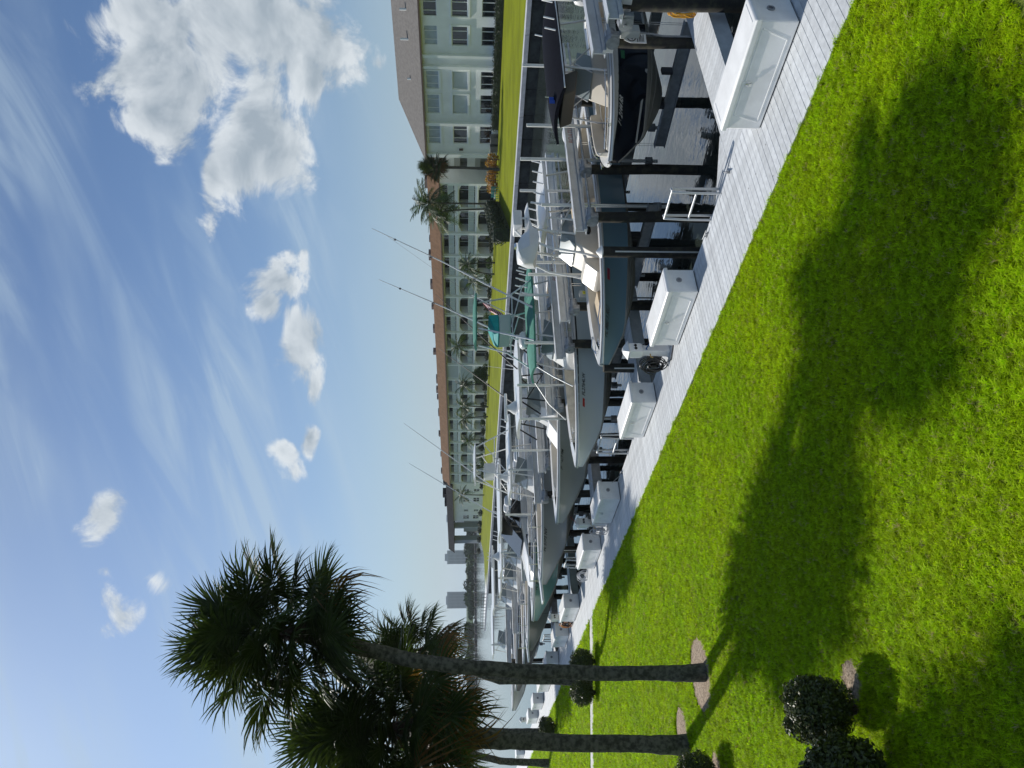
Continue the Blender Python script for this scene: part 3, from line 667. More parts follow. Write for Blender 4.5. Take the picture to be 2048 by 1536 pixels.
for sd in (1, -1):
    rg = []
    for t in np.linspace(.60, .95, 9):
        y_ = max(.03, H.hb(t)-.22-.10*max(0, t-.86)/.09); z_ = H.sheer(t)+.02; hb_ = .04 if sd > 0 else .16; rg.append([(t*7.6, sd*(y_+.05), z_), (t*7.6, sd*(y_+.03), z_+hb_), (t*7.6, sd*(y_-.06), z_+hb_), (t*7.6, sd*max(.005, y_-.12), z_-.12)])
    obj('coaming_bolster', MB().loft(rg), cream, bt, bevel=.015)
    hr_ = .12 if sd > 0 else .25; pipe(bt, [(t*7.6, sd*max(.04, H.hb(t)-.22), H.sheer(t)+hr_) for t in np.linspace(.70, .96, 7)], .014, steel, 'bow_rail')
    for t in (.72, .80, .88): pipe(bt, [(t*7.6, sd*max(.04, H.hb(t)-.22), H.sheer(t)+.03), (t*7.6, sd*max(.04, H.hb(t)-.22), H.sheer(t)+hr_)], .012, steel, 'stanchion')
canopy(bt, X(20.55), X(16.1), 2.0, 2.63, .07, navyc, .24)
pipe(bt, [(X(20.5), y_, 2.62+.02) for y_ in (-.8, 0, .8)], .02, white, 'canopy_edge')
for sd in (1, -1): pipe(bt, [(X(20.55), sd*.84, 2.63), (X(19.6), sd*.985, 2.645), (X(17.0), sd*.985, 2.645), (X(16.1), sd*.84, 2.63)], .02, white, 'canopy_edge')
ttop(bt, X(19.0), X(17.15), 1.5, .62, 2.68, alum)
obj('stowed_jackets', MB().loft([[(X(17.1)+.06*s_, -.6, 2.40+.1*s_) for s_ in (-2, 2)]+[(X(17.1)+.06*s_, .6, 2.40+.1*s_) for s_ in (2, -2)], [(X(16.4)+.05*s_, -.5, 2.45+.08*s_) for s_ in (-2, 2)]+[(X(16.4)+.05*s_, .5, 2.45+.08*s_) for s_ in (2, -2)]]), mat('grey bag', (.09, .085, .075), .8, bump=.5, bs=15), bt, bevel=.05, smooth=40)
rods(bt, [(X(20.4), -.5, 2.74), (X(19.7), .9, 2.70), (X(18.9), .9, 2.70), (X(18.4), .9, 2.70)], tubew)
obj('anchor_light', MB().tube([(X(16.9), 0, 2.78), (X(16.9), 0, 2.98)], .015, 6), steel, bt)
obj('blue_pennant', MB().loft([[(X(16.35)+.02*i, .30+.02*math.sin(i), 2.78+.16*k) for k in (0, 1)] for i in range(-6, 7)], closed=False, cap=False), mat('blue cloth', (.03, .10, .5), .7), bt)
for sd in (1, -1): cleat_on(bt, (X(15.05), sd*(H.hb(.88)-.14), H.sheer(.88)+.03)); pipe(bt, [(X(x_), sd*(H.hb(X(x_)/7.6)-.30), H.sheer(X(x_)/7.6)-.12) for x_ in (15.6, 16.4, 17.4, 18.4)], .014, steel, 'grab_rail')
for y_ in (-.42, .42): outboard(bt, y_, 1.15, mat('white engine cowl', (.72, .72, .70), .3))

# 2 teal boat -----------------------------------------------------------
tealh = mat('slate teal hull', (.15, .25, .30), .16, coat=.4)
bt, H = boat('teal_boat', 'slate teal centre console boat with white upper station and tan bow cushions', (11.4, 15.75, 1.56), 9.2, 2.75, 1.34, .22, tealh, floor=.85, flare=.8, fine=2.9, ch=.30, stripe=((white, .87, 1.0),))
X = lambda x: 11.4+9.2-x
on_hull_text(bt, H, 'FL 8600 RU', X(12.05), .66, .12, blackm); hull_patch(bt, H, X(13.5), X(13.8), .66, .76, mat('red decal', (.30, .02, .05), .5))
c_ = console(bt, X(16.4), X(14.75), .95, .85, 1.95, cream, mat('clear acrylic', (0, 0, 0)), .35)
for sd in (1, -1): obj('porthole', MB().loft([[(X(15.75)+.20*math.cos(a), sd*(.475+o_), 1.55+.085*math.sin(a)) for a in np.linspace(0, 6.2832, 16, endpoint=False)] for o_ in (.001, .012)]), glassd, c_)
obj('console_seat', MB().prism([(X(14.74), .85), (X(14.15), .85), (X(14.2), 1.40), (X(14.55), 1.72), (X(14.74), 1.74)], -.42, .42), cream, bt, bevel=.04, smooth=30)
obj('leaning_post', MB().box(X(17.6), X(17.0), -.55, .55, .85, 1.6), cream, bt, bevel=.05, smooth=30); obj('cushion', MB().box(X(17.65), X(16.95), -.6, .6, 1.602, 1.76), tan, bt, bevel=.05, smooth=30)
for sd in (1, -1):
    for xa, xb in ((12.25, 13.25), (13.28, 14.2)):
        mb = MB().loft([[(X(x_), sd*max(.04, min(H.hb(X(x_)/9.2)-.29, H.y_at(X(x_)/9.2, 1.16)-.07)), 1.32), (X(x_), sd*max(.02, H.hb(X(x_)/9.2)-.85), 1.32), (X(x_), sd*max(.02, H.hb(X(x_)/9.2)-.85), 1.18), (X(x_), sd*max(.04, min(H.hb(X(x_)/9.2)-.29, H.y_at(X(x_)/9.2, 1.16)-.07)), 1.18)] for x_ in np.linspace(xa, xb, 4)]); obj('bow_cushion', mb, tan, bt, smooth=30)
    pipe(bt, [(X(12.0), sd*(H.hb(X(12.0)/9.2)-.12), 1.55), (X(12.4), sd*(H.hb(X(12.4)/9.2)-.12), 1.60), (X(12.9), sd*(H.hb(X(12.9)/9.2)-.13), 1.52)], .016, steel, 'bow_rail'); cleat_on(bt, (X(11.95), sd*.22, 1.53))
canopy(bt, X(18.3), X(15.85), 2.0, 2.72, .09, white, .10)
rods(bt, [(X(16.2+.45*i), sd*.92, 2.78) for i in range(5) for sd in (1, -1)], white)
ttop(bt, X(17.7), X(15.95), 1.55, .85, 2.72, tubew)
# upper station: deflector nose, shelf, seat and electronics
obj('upper_console', MB().loft([[(X(xx), w_*y_, z_) for y_, z_ in ((-1, z0_), (-1, zm), (-.6, z1_), (0, z1_+.03), (.6, z1_), (1, zm), (1, z0_))] for xx, w_, z0_, zm, z1_ in ((16.95, .34, 3.18, 3.20, 3.23), (16.2, .40, 3.16, 3.19, 3.25), (15.85, .46, 3.10, 3.20, 3.29), (15.62, .54, 2.96, 3.21, 3.42), (15.35, .56, 2.95, 3.22, 3.53), (15.1, .46, 2.99, 3.22, 3.52), (14.92, .22, 3.05, 3.22, 3.42), (14.86, .05, 3.1, 3.22, 3.34))]), white, bt, smooth=28)
obj('instrument_box', MB().box(X(16.75), X(16.15), -.26, .26, 3.36, 3.62), white, bt, bevel=.04, smooth=30)
for y_ in (-.2, .2): pipe(bt, [(X(16.45), y_, 3.2), (X(16.45), y_, 3.38)], .03, tubew)
pipe(bt, [(X(16.15), .0, 3.55), (X(15.75), .05, 3.30)], .03, tubew); obj('search_light', MB().tube([(X(15.85), -.25, 3.52), (X(15.7), -.25, 3.52)], .07, 10), steel, bt, smooth=40); pipe(bt, [(X(15.78), -.25, 3.3), (X(15.78), -.25, 3.47)], .02, steel)
for sd in (1, -1):
    pipe(bt, [(X(14.55), sd*.50, .95), (X(14.85), sd*.49, 1.9), (X(15.0), sd*.48, 2.6), (X(15.25), sd*.45, 3.02)], .032, tubew); pipe(bt, [(X(15.55), sd*.50, 1.9), (X(15.65), sd*.48, 2.5), (X(15.75), sd*.46, 3.02)], .032, tubew)
    pipe(bt, [(X(15.5), sd*.48, 2.45), (X(16.6), sd*.6, 1.95)], .026, tubew); pipe(bt, [(X(16.9), sd*.40, 3.1), (X(16.6), sd*.55, 2.4), (X(16.6), sd*.7, 1.2)], .03, tubew); pipe(bt, [(X(14.98), sd*.48, 2.45), (X(15.7), sd*.48, 2.5)], .024, tubew)
for y_ in (-.40, .40): outboard(bt, y_, 1.15, mat('white engine cowl', (0, 0, 0)))

# 3 pale grey boat with the green tower ----------------------------------
greyh = mat('pale grey hull', (.58, .64, .65), .2, coat=.3)
bt, H = boat('tower_boat', 'pale grey sport boat with green canvas tower, tall outriggers and a flag', (11.1, 20.65, 1.62), 9.6, 2.9, 1.50, .12, greyh, floor=1.0, flare=1.1, fine=2.4, deckmat=mat('cream deck paint', (.62, .58, .49), .6, var=.12, vs=3), ch=.30, stripe=((white, .93, 1.0), (blackm, .875, .93)))
X = lambda x: 11.1+9.6-x
on_hull_text(bt, H, 'FL2764LW', X(13.2), .66, .11, blackm); hull_patch(bt, H, X(12.88), X(13.12), .66, .745, mat('red sticker', (.45, .03, .02), .5))
console(bt, X(16.6), X(15.0), .95, 1.0, 2.05, white, mat('clear acrylic', (0, 0, 0)), .35)
obj('leaning_post', MB().box(X(17.9), X(17.3), -.55, .55, 1.0, 1.8), white, bt, bevel=.05, smooth=30)
canopy(bt, X(18.75), X(14.5), 2.15, 2.72, .06, green, .15, nose=.55)
ttop(bt, X(17.8), X(15.6), 1.7, 1.0, 2.72, alum)
pipe(bt, [(X(14.55), .45, 2.68), (X(13.9), .8, 2.2), (X(13.4), 1.0, 1.65)], .022, alumd); pipe(bt, [(X(14.55), -.45, 2.68), (X(13.9), -.8, 2.2), (X(13.4), -1.0, 1.65)], .022, alumd)
rods(bt, [(X(18.6-.28*i), sd*.95, 2.86) for i in range(6) for sd in (1,)], tubew) ; rods(bt, [(X(18.7), y_, 2.9) for y_ in (-.8, -.4, 0, .4)], tubew)
radar(bt, X(15.95), 2.93, 'dome')
obj('upper_station', MB().prism([(X(16.75), 3.42), (X(16.0), 3.48), (X(15.95), 3.85), (X(16.75), 3.85)], -.42, .42), mat('grey green vinyl', (.35, .45, .42), .5), bt, bevel=.03)
obj('dash_cover', MB().prism([(X(16.75), 3.853), (X(15.92), 3.853), (X(16.05), 4.02), (X(16.7), 4.22)], -.44, .44), tealc, bt, bevel=.05, smooth=30)
canopy(bt, X(17.65), X(15.75), 1.15, 4.62, .05, green, .09, 'upper_canopy', nose=.7)
for sd in (1, -1):
    pipe(bt, [(X(17.9), sd*.85, 2.75), (X(17.35), sd*.55, 3.6), (X(17.2), sd*.48, 4.55)], .028, alum); pipe(bt, [(X(15.35), sd*.80, 2.75), (X(15.8), sd*.52, 3.55), (X(16.1), sd*.46, 4.55)], .028, alum)
    pipe(bt, [(X(17.5), sd*.64, 3.4), (X(15.8), sd*.56, 3.42)], .022, alum); pipe(bt, [(X(17.7), sd*.72, 3.05), (X(16.1), sd*.55, 3.45)], .02, alum)
    pipe(bt, [(X(16.6), sd*1.0, 2.75), (X(17.1), sd*.95, 3.5)], .03, alum, 'outrigger_base')
    pipe(bt, [(X(16.55), sd*1.02, 2.75), (X(17.4), sd*1.10, 4.15), (X(18.4), sd*1.2, 5.75), (X(19.85), sd*1.32, 8.25)], [.032, .03, .022, .010], white, 'outrigger')
    for q in (.35, .62, .85): obj('rigger_eye', MB().ring((X(16.55+3.3*q), sd*(1.02+.3*q), 2.75+5.5*q), .02, .045, 'y', 8, .02), blackm, bt)
    pipe(bt, [(X(19.6), sd*1.30, 7.8), (X(17.2), sd*.55, 4.5)], .004, blackm, 'rigging_line', 3)
pipe(bt, [(X(17.3), -.55, 2.8), (X(17.7), -.58, 3.6), (X(18.5), -.62, 4.75)], .018, white, 'flag_staff')
# flag: a waving sheet with stripes and canton laid out in UV
fm = bpy.data.materials.new('flag cloth'); fm.use_nodes = True; t = NT(fm.node_tree); t.n.clear(); uv = t.new('ShaderNodeTexCoord').outputs['UV']; sp = t.new('ShaderNodeSeparateXYZ'); t.l.new(uv, sp.inputs[0])
st_ = t.m('GREATER_THAN', t.m('MODULO', t.m('MULTIPLY', sp.outputs[1], 6.5), 1.0), .5); ctn = t.m('MULTIPLY', t.m('LESS_THAN', sp.outputs[0], .40), t.m('GREATER_THAN', sp.outputs[1], .46))
vo = t.new('ShaderNodeTexVoronoi'); t.l.new(uv, vo.inputs[0]); vo.inputs['Scale'].default_value = 16; vo.inputs['Randomness'].default_value = .1
star = t.m('LESS_THAN', vo.outputs['Distance'], .28)
c = t.mix(st_, (.42, .02, .04, 1), (.75, .74, .72, 1)); c = t.mix(ctn, c, t.mix(star, (.015, .02, .10, 1), (.75, .75, .75, 1)))
pb = t.new('ShaderNodeBsdfPrincipled'); t.l.new(c, pb.inputs[0]); pb.inputs['Roughness'].default_value = .8; t.l.new(pb.outputs[0], t.new('ShaderNodeOutputMaterial').inputs[0])
mb = MB(); nu, nv = 22, 8
A_ = Vector((X(18.45), -.62, 4.68)); B_ = Vector((X(18.05), -.60, 4.10))
for i in range(nu+1):
    for k in range(nv+1):
        s_, v_ = i/nu, k/nv; p = A_.lerp(B_, 1-v_) + Vector((.95*s_*.75, -.10*math.sin(9*s_+2*v_)*s_-.12*s_, -.62*s_-.10*s_*s_+.05*math.sin(7*s_+1))); mb.v.append(tuple(p))
mb.f = [(i*(nv+1)+k, i*(nv+1)+k+1, (i+1)*(nv+1)+k+1, (i+1)*(nv+1)+k) for i in range(nu) for k in range(nv)]
fo = obj('flag', mb, fm, bt, smooth=180); ul = fo.data.uv_layers.new(name='uv')
for lp in fo.data.loops: i, k = divmod(lp.vertex_index, nv+1); ul.data[lp.index].uv = (i/nu, k/nv)
for sd in (1, -1): cleat_on(bt, (X(12.2), sd*.3, 1.62))
for y_ in (-.42, .42): outboard(bt, y_, 1.3, mat('white engine cowl', (0, 0, 0)))

# 4 dark grey boat with hardtop -------------------------------------------
dgh = mat('gunmetal hull', (.40, .42, .42), .2, coat=.35)
bt, H = boat('hardtop_boat', 'gunmetal grey boat with white hardtop on black pipework and bar radar', (10.8, 24.1, 1.90), 10.6, 3.15, 1.62, .22, dgh, floor=1.05, flare=1.25, fine=2.4, deckmat=cream, ch=.28, stripe=((white, .93, 1.0),))
X = lambda x: 10.8+10.6-x
on_hull_text(bt, H, 'FL 4417 PM', X(12.5), .80, .10, blackm)
console(bt, X(16.3), X(14.7), 1.1, 1.05, 2.25, white, mat('clear acrylic', (0, 0, 0)), .45)
obj('bow_lounge', MB().prism([(X(14.68), 1.05), (X(13.7), 1.05), (X(13.8), 1.55), (X(14.5), 1.95), (X(14.68), 2.0)], -.5, .5), white, bt, bevel=.05, smooth=30)
obj('leaning_post', MB().box(X(17.9), X(17.2), -.65, .65, 1.05, 1.9), white, bt, bevel=.05, smooth=30)
canopy(bt, X(18.1), X(14.55), 2.5, 3.0, .10, white, .07, 'hardtop', nose=.75)
ttop(bt, X(17.5), X(15.3), 1.9, 1.05, 3.0, mat('black powder coated pipe', (.012, .012, .013), .35))
bk = MATS['black powder coated pipe']
for sd in (1, -1): pipe(bt, [(X(15.1), sd*.95, 2.95), (X(14.6), sd*.9, 2.3)], .03, bk); pipe(bt, [(X(17.6), sd*.95, 2.9), (X(16.3), sd*.9, 1.9)], .03, bk)
for sd in (1, -1):
    pipe(bt, [(X(16.4), sd*1.15, 3.08), (X(16.6), sd*1.2, 3.3), (X(19.5), sd*1.7, 6.1)], [.03, .03, .008], blackm, 'outrigger')
    cleat_on(bt, (X(11.9), sd*.32, 1.88))
radar(bt, X(15.45), 3.10, 'bar'); antenna(bt, (X(17.7), .5, 3.05), (X(17.9), .5, 4.4)); antenna(bt, (X(17.7), -.7, 3.05), (X(17.9), -.75, 4.2)); rods(bt, [(X(18.0), y_, 3.08) for y_ in (-.9, -.45, 0, .45, .9)], white)
for y_ in (-.75, 0, .75): outboard(bt, y_, 1.4, mat('white engine cowl', (0, 0, 0)), 1.1)

# 5..10 further boats --------------------------------------------------------
def far_boat(name, label, bow, L, B, zs, zk, hm, top, tz, tx, deck=None, reg=None, pulpit=0, outr=0, rad=None, tower=0, shield=None, rub=None, canv=None):
    bt, H = boat(name, label, bow, L, B, zs, zk, hm, floor=zs-.62, flare=1.2, fine=2.4, deckmat=deck, rub=rub)
    X = lambda x: bow[0]+L-x
    if reg: on_hull_text(bt, H, reg, X(bow[0]+1.2), .78, .13, blackm)
    console(bt, X(tx+1.6), X(tx), 1.1, zs-.62, zs+.6, white, shield or mat('clear acrylic', (0, 0, 0)), .5)
    obj('leaning_post', MB().box(X(tx+3.0), X(tx+2.3), -.6, .6, zs-.62, zs+.2), white, bt, bevel=.05)
    canopy(bt, X(tx+3.4), X(tx-.2), B*.78, tz, .09, canv or white, .08, 'hardtop' if not canv else 'canopy', nose=.75); ttop(bt, X(tx+2.8), X(tx+.5), B*.6, zs-.62, tz, top)
    rods(bt, [(X(tx+3.3), y_, tz+.08) for y_ in (-.6, 0, .6)], white)
    if rad: radar(bt, X(tx+.8), tz+.09, rad)
    if tower:
        canopy(bt, X(tx+2.2), X(tx+.6), 1.2, tz+tower, .05, white, .06, 'upper_canopy')
        for sd in (1, -1):
            for xa, xb in ((tx+.4, tx+.9), (tx+2.7, tx+2.0)): pipe(bt, [(X(xa), sd*.85, tz), (X(xb), sd*.5, tz+tower)], .028, top)
            pipe(bt, [(X(tx+.6), sd*.7, tz+tower*.45), (X(tx+2.4), sd*.7, tz+tower*.45)], .022, top); pipe(bt, [(X(tx+.5), sd*.8, tz+.1), (X(tx+2.2), sd*.6, tz+tower*.8)], .02, top)
        obj('upper_station', MB().box(X(tx+1.3), X(tx+.8), -.35, .35, tz+tower*.45, tz+tower*.75), white, bt, bevel=.03)
    for sd in (1, -1):
        if outr: pipe(bt, [(X(tx+1.5), sd*B*.38, tz), (X(tx+1.8), sd*B*.42, tz+.5), (X(tx+outr), sd*B*.6, tz+outr*.95)], [.03, .03, .009], white, 'outrigger')
        cleat_on(bt, (X(bow[0]+1.1), sd*.28, H.sheer(.9)+.02))
    if pulpit:
        obj('bow_pulpit', MB().prism([(L-.6, bow[2]-.05), (L+pulpit, bow[2]-.10), (L+pulpit, bow[2]-.02), (L-.6, bow[2]+.06)], -.19, .19), white, bt, bevel=.03); bow_rail(bt, H, .62, .985, .42, steel)
    obj('cooler_seat', MB().box(X(tx-.02), X(tx-.7), -.45, .45, zs-.62, zs+.02), white, bt, bevel=.05)
    for y_ in (-.5, .5): outboard(bt, y_, zs-.1, mat('white engine cowl', (0, 0, 0)))
    return bt, H
far_boat('pulpit_boat', 'grey hulled boat with white bow pulpit and white tower above its hardtop', (10.75, 29.9, 1.98), 10.4, 3.2, 1.72, .25, mat('mid grey hull', (.40, .42, .44), .22, coat=.3), tubew, 3.05, 14.8, reg='FL 5183 NV', pulpit=.75, rad='bar', tower=1.5, rub=white)
bt, H = far_boat('express_boat', 'sea green hulled express boat with large dark windshield', (10.45, 33.6, 2.05), 10.6, 3.3, 1.78, .25, mat('sea green hull', (.15, .30, .28), .2, coat=.35), alum, 3.35, 14.6, reg='FL 9046 KT', outr=4.8, shield=glassd)
X = lambda x: 10.45+10.6-x
obj('cabin_trunk', MB().prism([(X(15.2), 1.3), (X(11.9), 1.72), (X(12.4), 2.10), (X(14.2), 2.42), (X(15.2), 2.45)], -.95, .95), white, bt, bevel=.08, smooth=40)
obj('dark_windshield', MB().prism([(X(14.35), 2.44), (X(13.75), 2.42), (X(14.95), 3.28), (X(15.2), 3.28)], -1.05, 1.05), glassd, bt, bevel=.02)
for sd in (1, -1): obj('cabin_window', MB().prism([(X(14.1), 2.02), (X(12.9), 1.98), (X(13.1), 2.14), (X(14.1), 2.24)], sd*.955, sd*.965) if sd > 0 else MB().prism([(X(14.1), 2.02), (X(12.9), 1.98), (X(13.1), 2.14), (X(14.1), 2.24)], -.965, -.955), glassd, bt)
far_boat('beige_boat', 'greenish grey hulled boat with low bow rail just right of the nearest palm trunk', (10.5, 38.5, 1.95), 10.2, 3.1, 1.72, .25, mat('olive grey hull', (.16, .18, .165), .3, coat=.2), tubew, 3.1, 14.6, pulpit=.5, rad='bar')
far_boat('white_boat', 'dark taupe hulled boat mostly hidden behind the nearest palm trunk', (10.8, 42.2, 1.9), 9.8, 3.0, 1.7, .3, mat('taupe hull', (.17, .16, .155), .3, coat=.2), tubew, 3.0, 14.8)
far_boat('taupe_boat', 'long taupe grey hulled boat with bow between the two near palm trunks', (10.6, 47.2, 2.05), 11.5, 3.4, 1.85, .3, mat('warm taupe hull', (.20, .185, .175), .3, coat=.2), tubew, 3.2, 15.5)
far_boat('skiff', 'white hulled boat farthest along the dock left of the palms', (11.2, 55.5, 1.8), 9.5, 3.0, 1.6, .3, white, tubew, 3.0, 15.0)

# ------------------------------------------------------------------ boat lifts
BZ = 2.20
gearm = MB().loft([[(x_, r_*math.cos(a), r_*math.sin(a)) for a in np.linspace(0, 6.2832, 14, endpoint=False)] for x_, r_ in ((-.16, .06), (-.15, .15), (.02, .17), (.05, .11), (.30, .105), (.33, .06))]).box(-.14, .0, -.20, .12, -.13, .06).mesh('gear_motor', smooth=40)
brm = MB().box(-.15, .15, -.17, .17, -.03, .0).box(-.15, -.12, -.2, .2, -.22, -.031).box(.12, .15, -.2, .2, -.22, -.031).mesh('bracket', bevel=.008, seg=1)
capm_ = MB().loft([[(r_*math.cos(a), r_*math.sin(a), z_) for a in np.linspace(0, 6.2832, 14, endpoint=False)] for r_, z_ in ((.16, 0), (.165, .03), (.02, .16))]).mesh('pile_cap', smooth=30)
def ibeam(L_, h=.30, w=.22):
    return MB().box(0, L_, -w/2, w/2, -.02, 0).box(0, L_, -w/2, w/2, -h, -h+.02).box(0, L_, -.012, .012, -h+.0205, -.0205).box(0, L_, -.09, -.02, -h+.021, -h+.08)
def lift(label, Y, piles, x0, x1, posts, cradle=None, side=-1, box_=None, txt=None):
    t_ = thing('boat_lift', label, 'boat lift', (x0, Y, WZ), 0, 'boat lifts along the dock')
    for p in piles:
        pr = rng.uniform(.135, .155)
        obj('pile', MB().tube([(p-x0+.02*math.sin(q), .02*math.cos(2*q), z_) for q, z_ in enumerate((-1.5, 0, 1.2, 2.4, BZ-WZ-.34))], [pr*1.03, pr, pr, pr*.97, pr*.95], 14), pilem, t_, smooth=40)
        link('bracket', brm, alum, t_, (p-x0, 0, BZ-WZ-.305)); link('gear_motor', gearm, galv, t_, (p-x0-.30, side*.22, BZ-WZ-.42))
    bm_ = obj('beam', ibeam(x1-x0), alum, t_); bm_.location = (0, 0, BZ-WZ)
    obj('drive_pipe', MB().tube([(.1, side*.22, BZ-WZ-.40), (x1-x0-.2, side*.22, BZ-WZ-.40)], .035, 8), alumd, t_, smooth=50)
    if txt:
        cu = bpy.data.curves.new('lift_decal', 'FONT'); cu.body = txt; cu.size = .20; cu.shear = .2; to = bpy.data.objects.new('x', cu); me = bpy.data.meshes.new_from_object(to); bpy.data.objects.remove(to)
        o = link('lift_decal', me, mat('faded red lettering', (.42, .16, .13), .6), t_, ((x1-x0)*.42, -.0165, BZ-WZ-.24)); o.rotation_euler = (R(90), 0, 0)
    for (px, py, zt) in posts:
        obj('guide_post', MB().tube([(px-x0, py-Y, .9), (px-x0, py-Y, zt-WZ)], .048, 10), pvc, t_, smooth=40)
        obj('guide_foot', MB().box(px-x0-.09, px-x0+.09, py-Y-.07, py-Y+.07, 1.05, 1.25), galv, t_)
    if cradle:
        yb, zk_, xs = cradle
        for xc in xs:
            y_0, y_1 = sorted((0, yb-Y))
            cb = MB().box(xc-x0-.09, xc-x0+.09, y_0+.25, y_1-.25, zk_-WZ-.42, zk_-WZ-.40).box(xc-x0-.09, xc-x0+.09, y_0+.25, y_1-.25, zk_-WZ-.15, zk_-WZ-.13).box(xc-x0-.012, xc-x0+.012, y_0+.25, y_1-.25, zk_-WZ-.399, zk_-WZ-.151)
            obj('cradle_beam', cb, alumd, t_)
            for sd in (-1, 1):
                ym = (y_0+y_1)/2; obj('bunk', MB().box(xc-x0-.10, xc-x0+.10, ym+sd*.50-.05, ym+sd*.50+.05, zk_-WZ-.128, zk_-WZ+.15), mat('carpeted bunk', (.05, .05, .055), .95), t_, bevel=.01)
            for yy in (y_0+.3, y_1-.3):
                for dx_ in (-.05, .03): obj('cable', MB().tube([(xc-x0+dx_, yy, zk_-WZ-.12), (xc-x0+dx_, yy, BZ-WZ-.4)], .006, 4), steel, t_)
    if box_:
        px = box_ - x0; e = obj('control_box', MB().box(px-.14, px+.14, -.34, -.16, BZ-WZ-1.05, BZ-WZ-.62), mat('grey enclosure', (.42, .44, .42), .5), t_, bevel=.015)
        obj('warning_label', MB().box(px-.02, px+.10, -.3435, -.341, BZ-WZ-.82, BZ-WZ-.70), mat('yellow label', (.75, .70, .05), .5), e)
        obj('warning_bolt', MB().add([(px+.0, -.345, BZ-WZ-.80), (px+.045, -.345, BZ-WZ-.76), (px+.035, -.345, BZ-WZ-.74), (px+.08, -.345, BZ-WZ-.715), (px+.03, -.345, BZ-WZ-.75), (px+.045, -.345, BZ-WZ-.77)], [(0, 1, 2, 3, 4, 5)]), blackm, e)
        obj('conduit', MB().tube([(px+.02, -.22, BZ-WZ-1.05), (px+.02, -.20, BZ-WZ-1.35), (px+.0, -.17, BZ-WZ-1.6), (px, -.17, .6)], .022, 6), mat('grey conduit', (.25, .26, .27), .5), t_, smooth=60)
    return t_
lift('grey lift beam on the tarred pile at the right edge nearest the camera', rowY['A0'], (15.0, 18.8), 14.4, 21.5, [], side=1, box_=15.35)
la = lift('lift beam with warning sign on its pile beside the navy boat', rowY['A'], (16.0, 19.9), 15.5, 22.6, [(18.6, 10.25, 3.1), (21.0, 10.25, 3.0)], (rowY['B'], -.08, (17.3, 20.6)), box_=15.98)
lift('lift beam over tall piles between the navy boat and the teal boat', rowY['B'], (14.75, 16.6, 19.6), 14.2, 22.4, [(17.9, 13.45, 3.3), (17.4, 14.2, 3.45), (20.7, 13.45, 3.3), (15.6, 14.25, 2.95)], (rowY['C'], .22, (15.5, 19.2)), txt='BOATLIFT')
lift('lift beam between the teal boat and the second finger pier', rowY['C'], (14.9, 19.2), 14.3, 21.8, [(16.3, 17.2, 3.35), (15.8, 17.2, 3.1), (19.5, 17.2, 3.2)], box_=15.1)
lift('lift beam between the second finger pier and the green tower boat', rowY['C2'], (14.6, 19.0), 14.0, 21.6, [(16.9, 19.4, 3.2), (14.9, 19.4, 3.1)], (rowY['D'], .12, (15.4, 19.0)), txt='BOATLIFT')
lift('lift beam between the green tower boat and the hardtop boat', rowY['D'], (14.5, 19.0), 14.0, 21.6, [(15.0, 21.95, 3.2), (16.9, 21.95, 3.1), (14.1, 22.7, 3.1)], (rowY['E'], .22, (15.4, 19.0)))
lift('lift beam between the hardtop boat and the third finger pier', rowY['E'], (14.3, 19.0), 13.8, 21.6, [(14.6, 25.8, 3.2), (16.5, 25.8, 3.0)])
lift('lift beam between the third finger pier and the pulpit boat', rowY['E2'], (13.9, 18.8), 13.5, 21.6, [(15.2, 28.5, 3.2)], (rowY['F'], .25, (15.2, 19.0)))
lift('lift beam between the pulpit boat and the sea green boat', rowY['F']-.1, (13.8, 18.8), 13.4, 21.6, [(14.6, 31.6, 3.2), (16.4, 32.2, 3.2)], (rowY['G']+.2, .25, (15.2, 19.0)))
lift('lift beam beyond the sea green boat', rowY['G']+.2, (13.8, 18.8), 13.4, 21.6, [(15.0, 35.0, 3.2)])
lift('lift beam before the greenish grey boat', rowY['G2'], (13.8, 18.8), 13.4, 21.6, [(15.0, 37.0, 3.2)], (rowY['H'], .25, (15.2, 19.0)))
lift('lift beam behind the nearest palm trunk', rowY['H'], (13.8, 18.8), 13.4, 21.6, [(15.0, 40.6, 3.2)], (rowY['I'], .3, (15.2, 19.0)))
lift('lift beam before the long taupe boat', rowY['I2'], (13.8, 18.8), 13.4, 21.6, [(15.0, 45.7, 3.2)], (rowY['J'], .3, (15.2, 19.0)))
lift('farthest lift beam left of the palm trunks', rowY['K'], (13.8, 18.8), 13.4, 21.6, [(15.0, 53.3, 3.2)], (57.5, .3, (15.2, 19.0)))
# free standing mooring piles
def mpile(x, y, z, label, cap=True):
    t_ = thing('mooring_pile', label, 'pile', (x, y, WZ), 0, 'mooring piles')
    obj('shaft', MB().tube([(0, 0, -1.5), (.01, 0, 0), (.0, .01, 1.4), (0, 0, z-WZ)], [.15, .145, .14, .135], 14), pilem, t_, smooth=40)
    if cap: link('pile_cap', capm_, mat('white pile cap', (.75, .75, .73), .5), t_, (0, 0, z-WZ+.001))
    obj('conduit', MB().tube([(-.10, -.12, .3), (-.10, -.12, z-WZ-.3)], .02, 6), pvc, t_, smooth=60)
mpile(13.6, 13.95, 1.55, 'short tarred pile with pale conduit in front of the teal boat')
mpile(12.6, 30.8, 1.35, 'dark pile with pointed top in front of the grey pulpit boat', False)
mpile(13.2, 18.4, .9, 'short dark pile at the second finger pier', False)
mpile(12.4, 47.6, 2.2, 'dark pile standing by the long taupe bow', False)
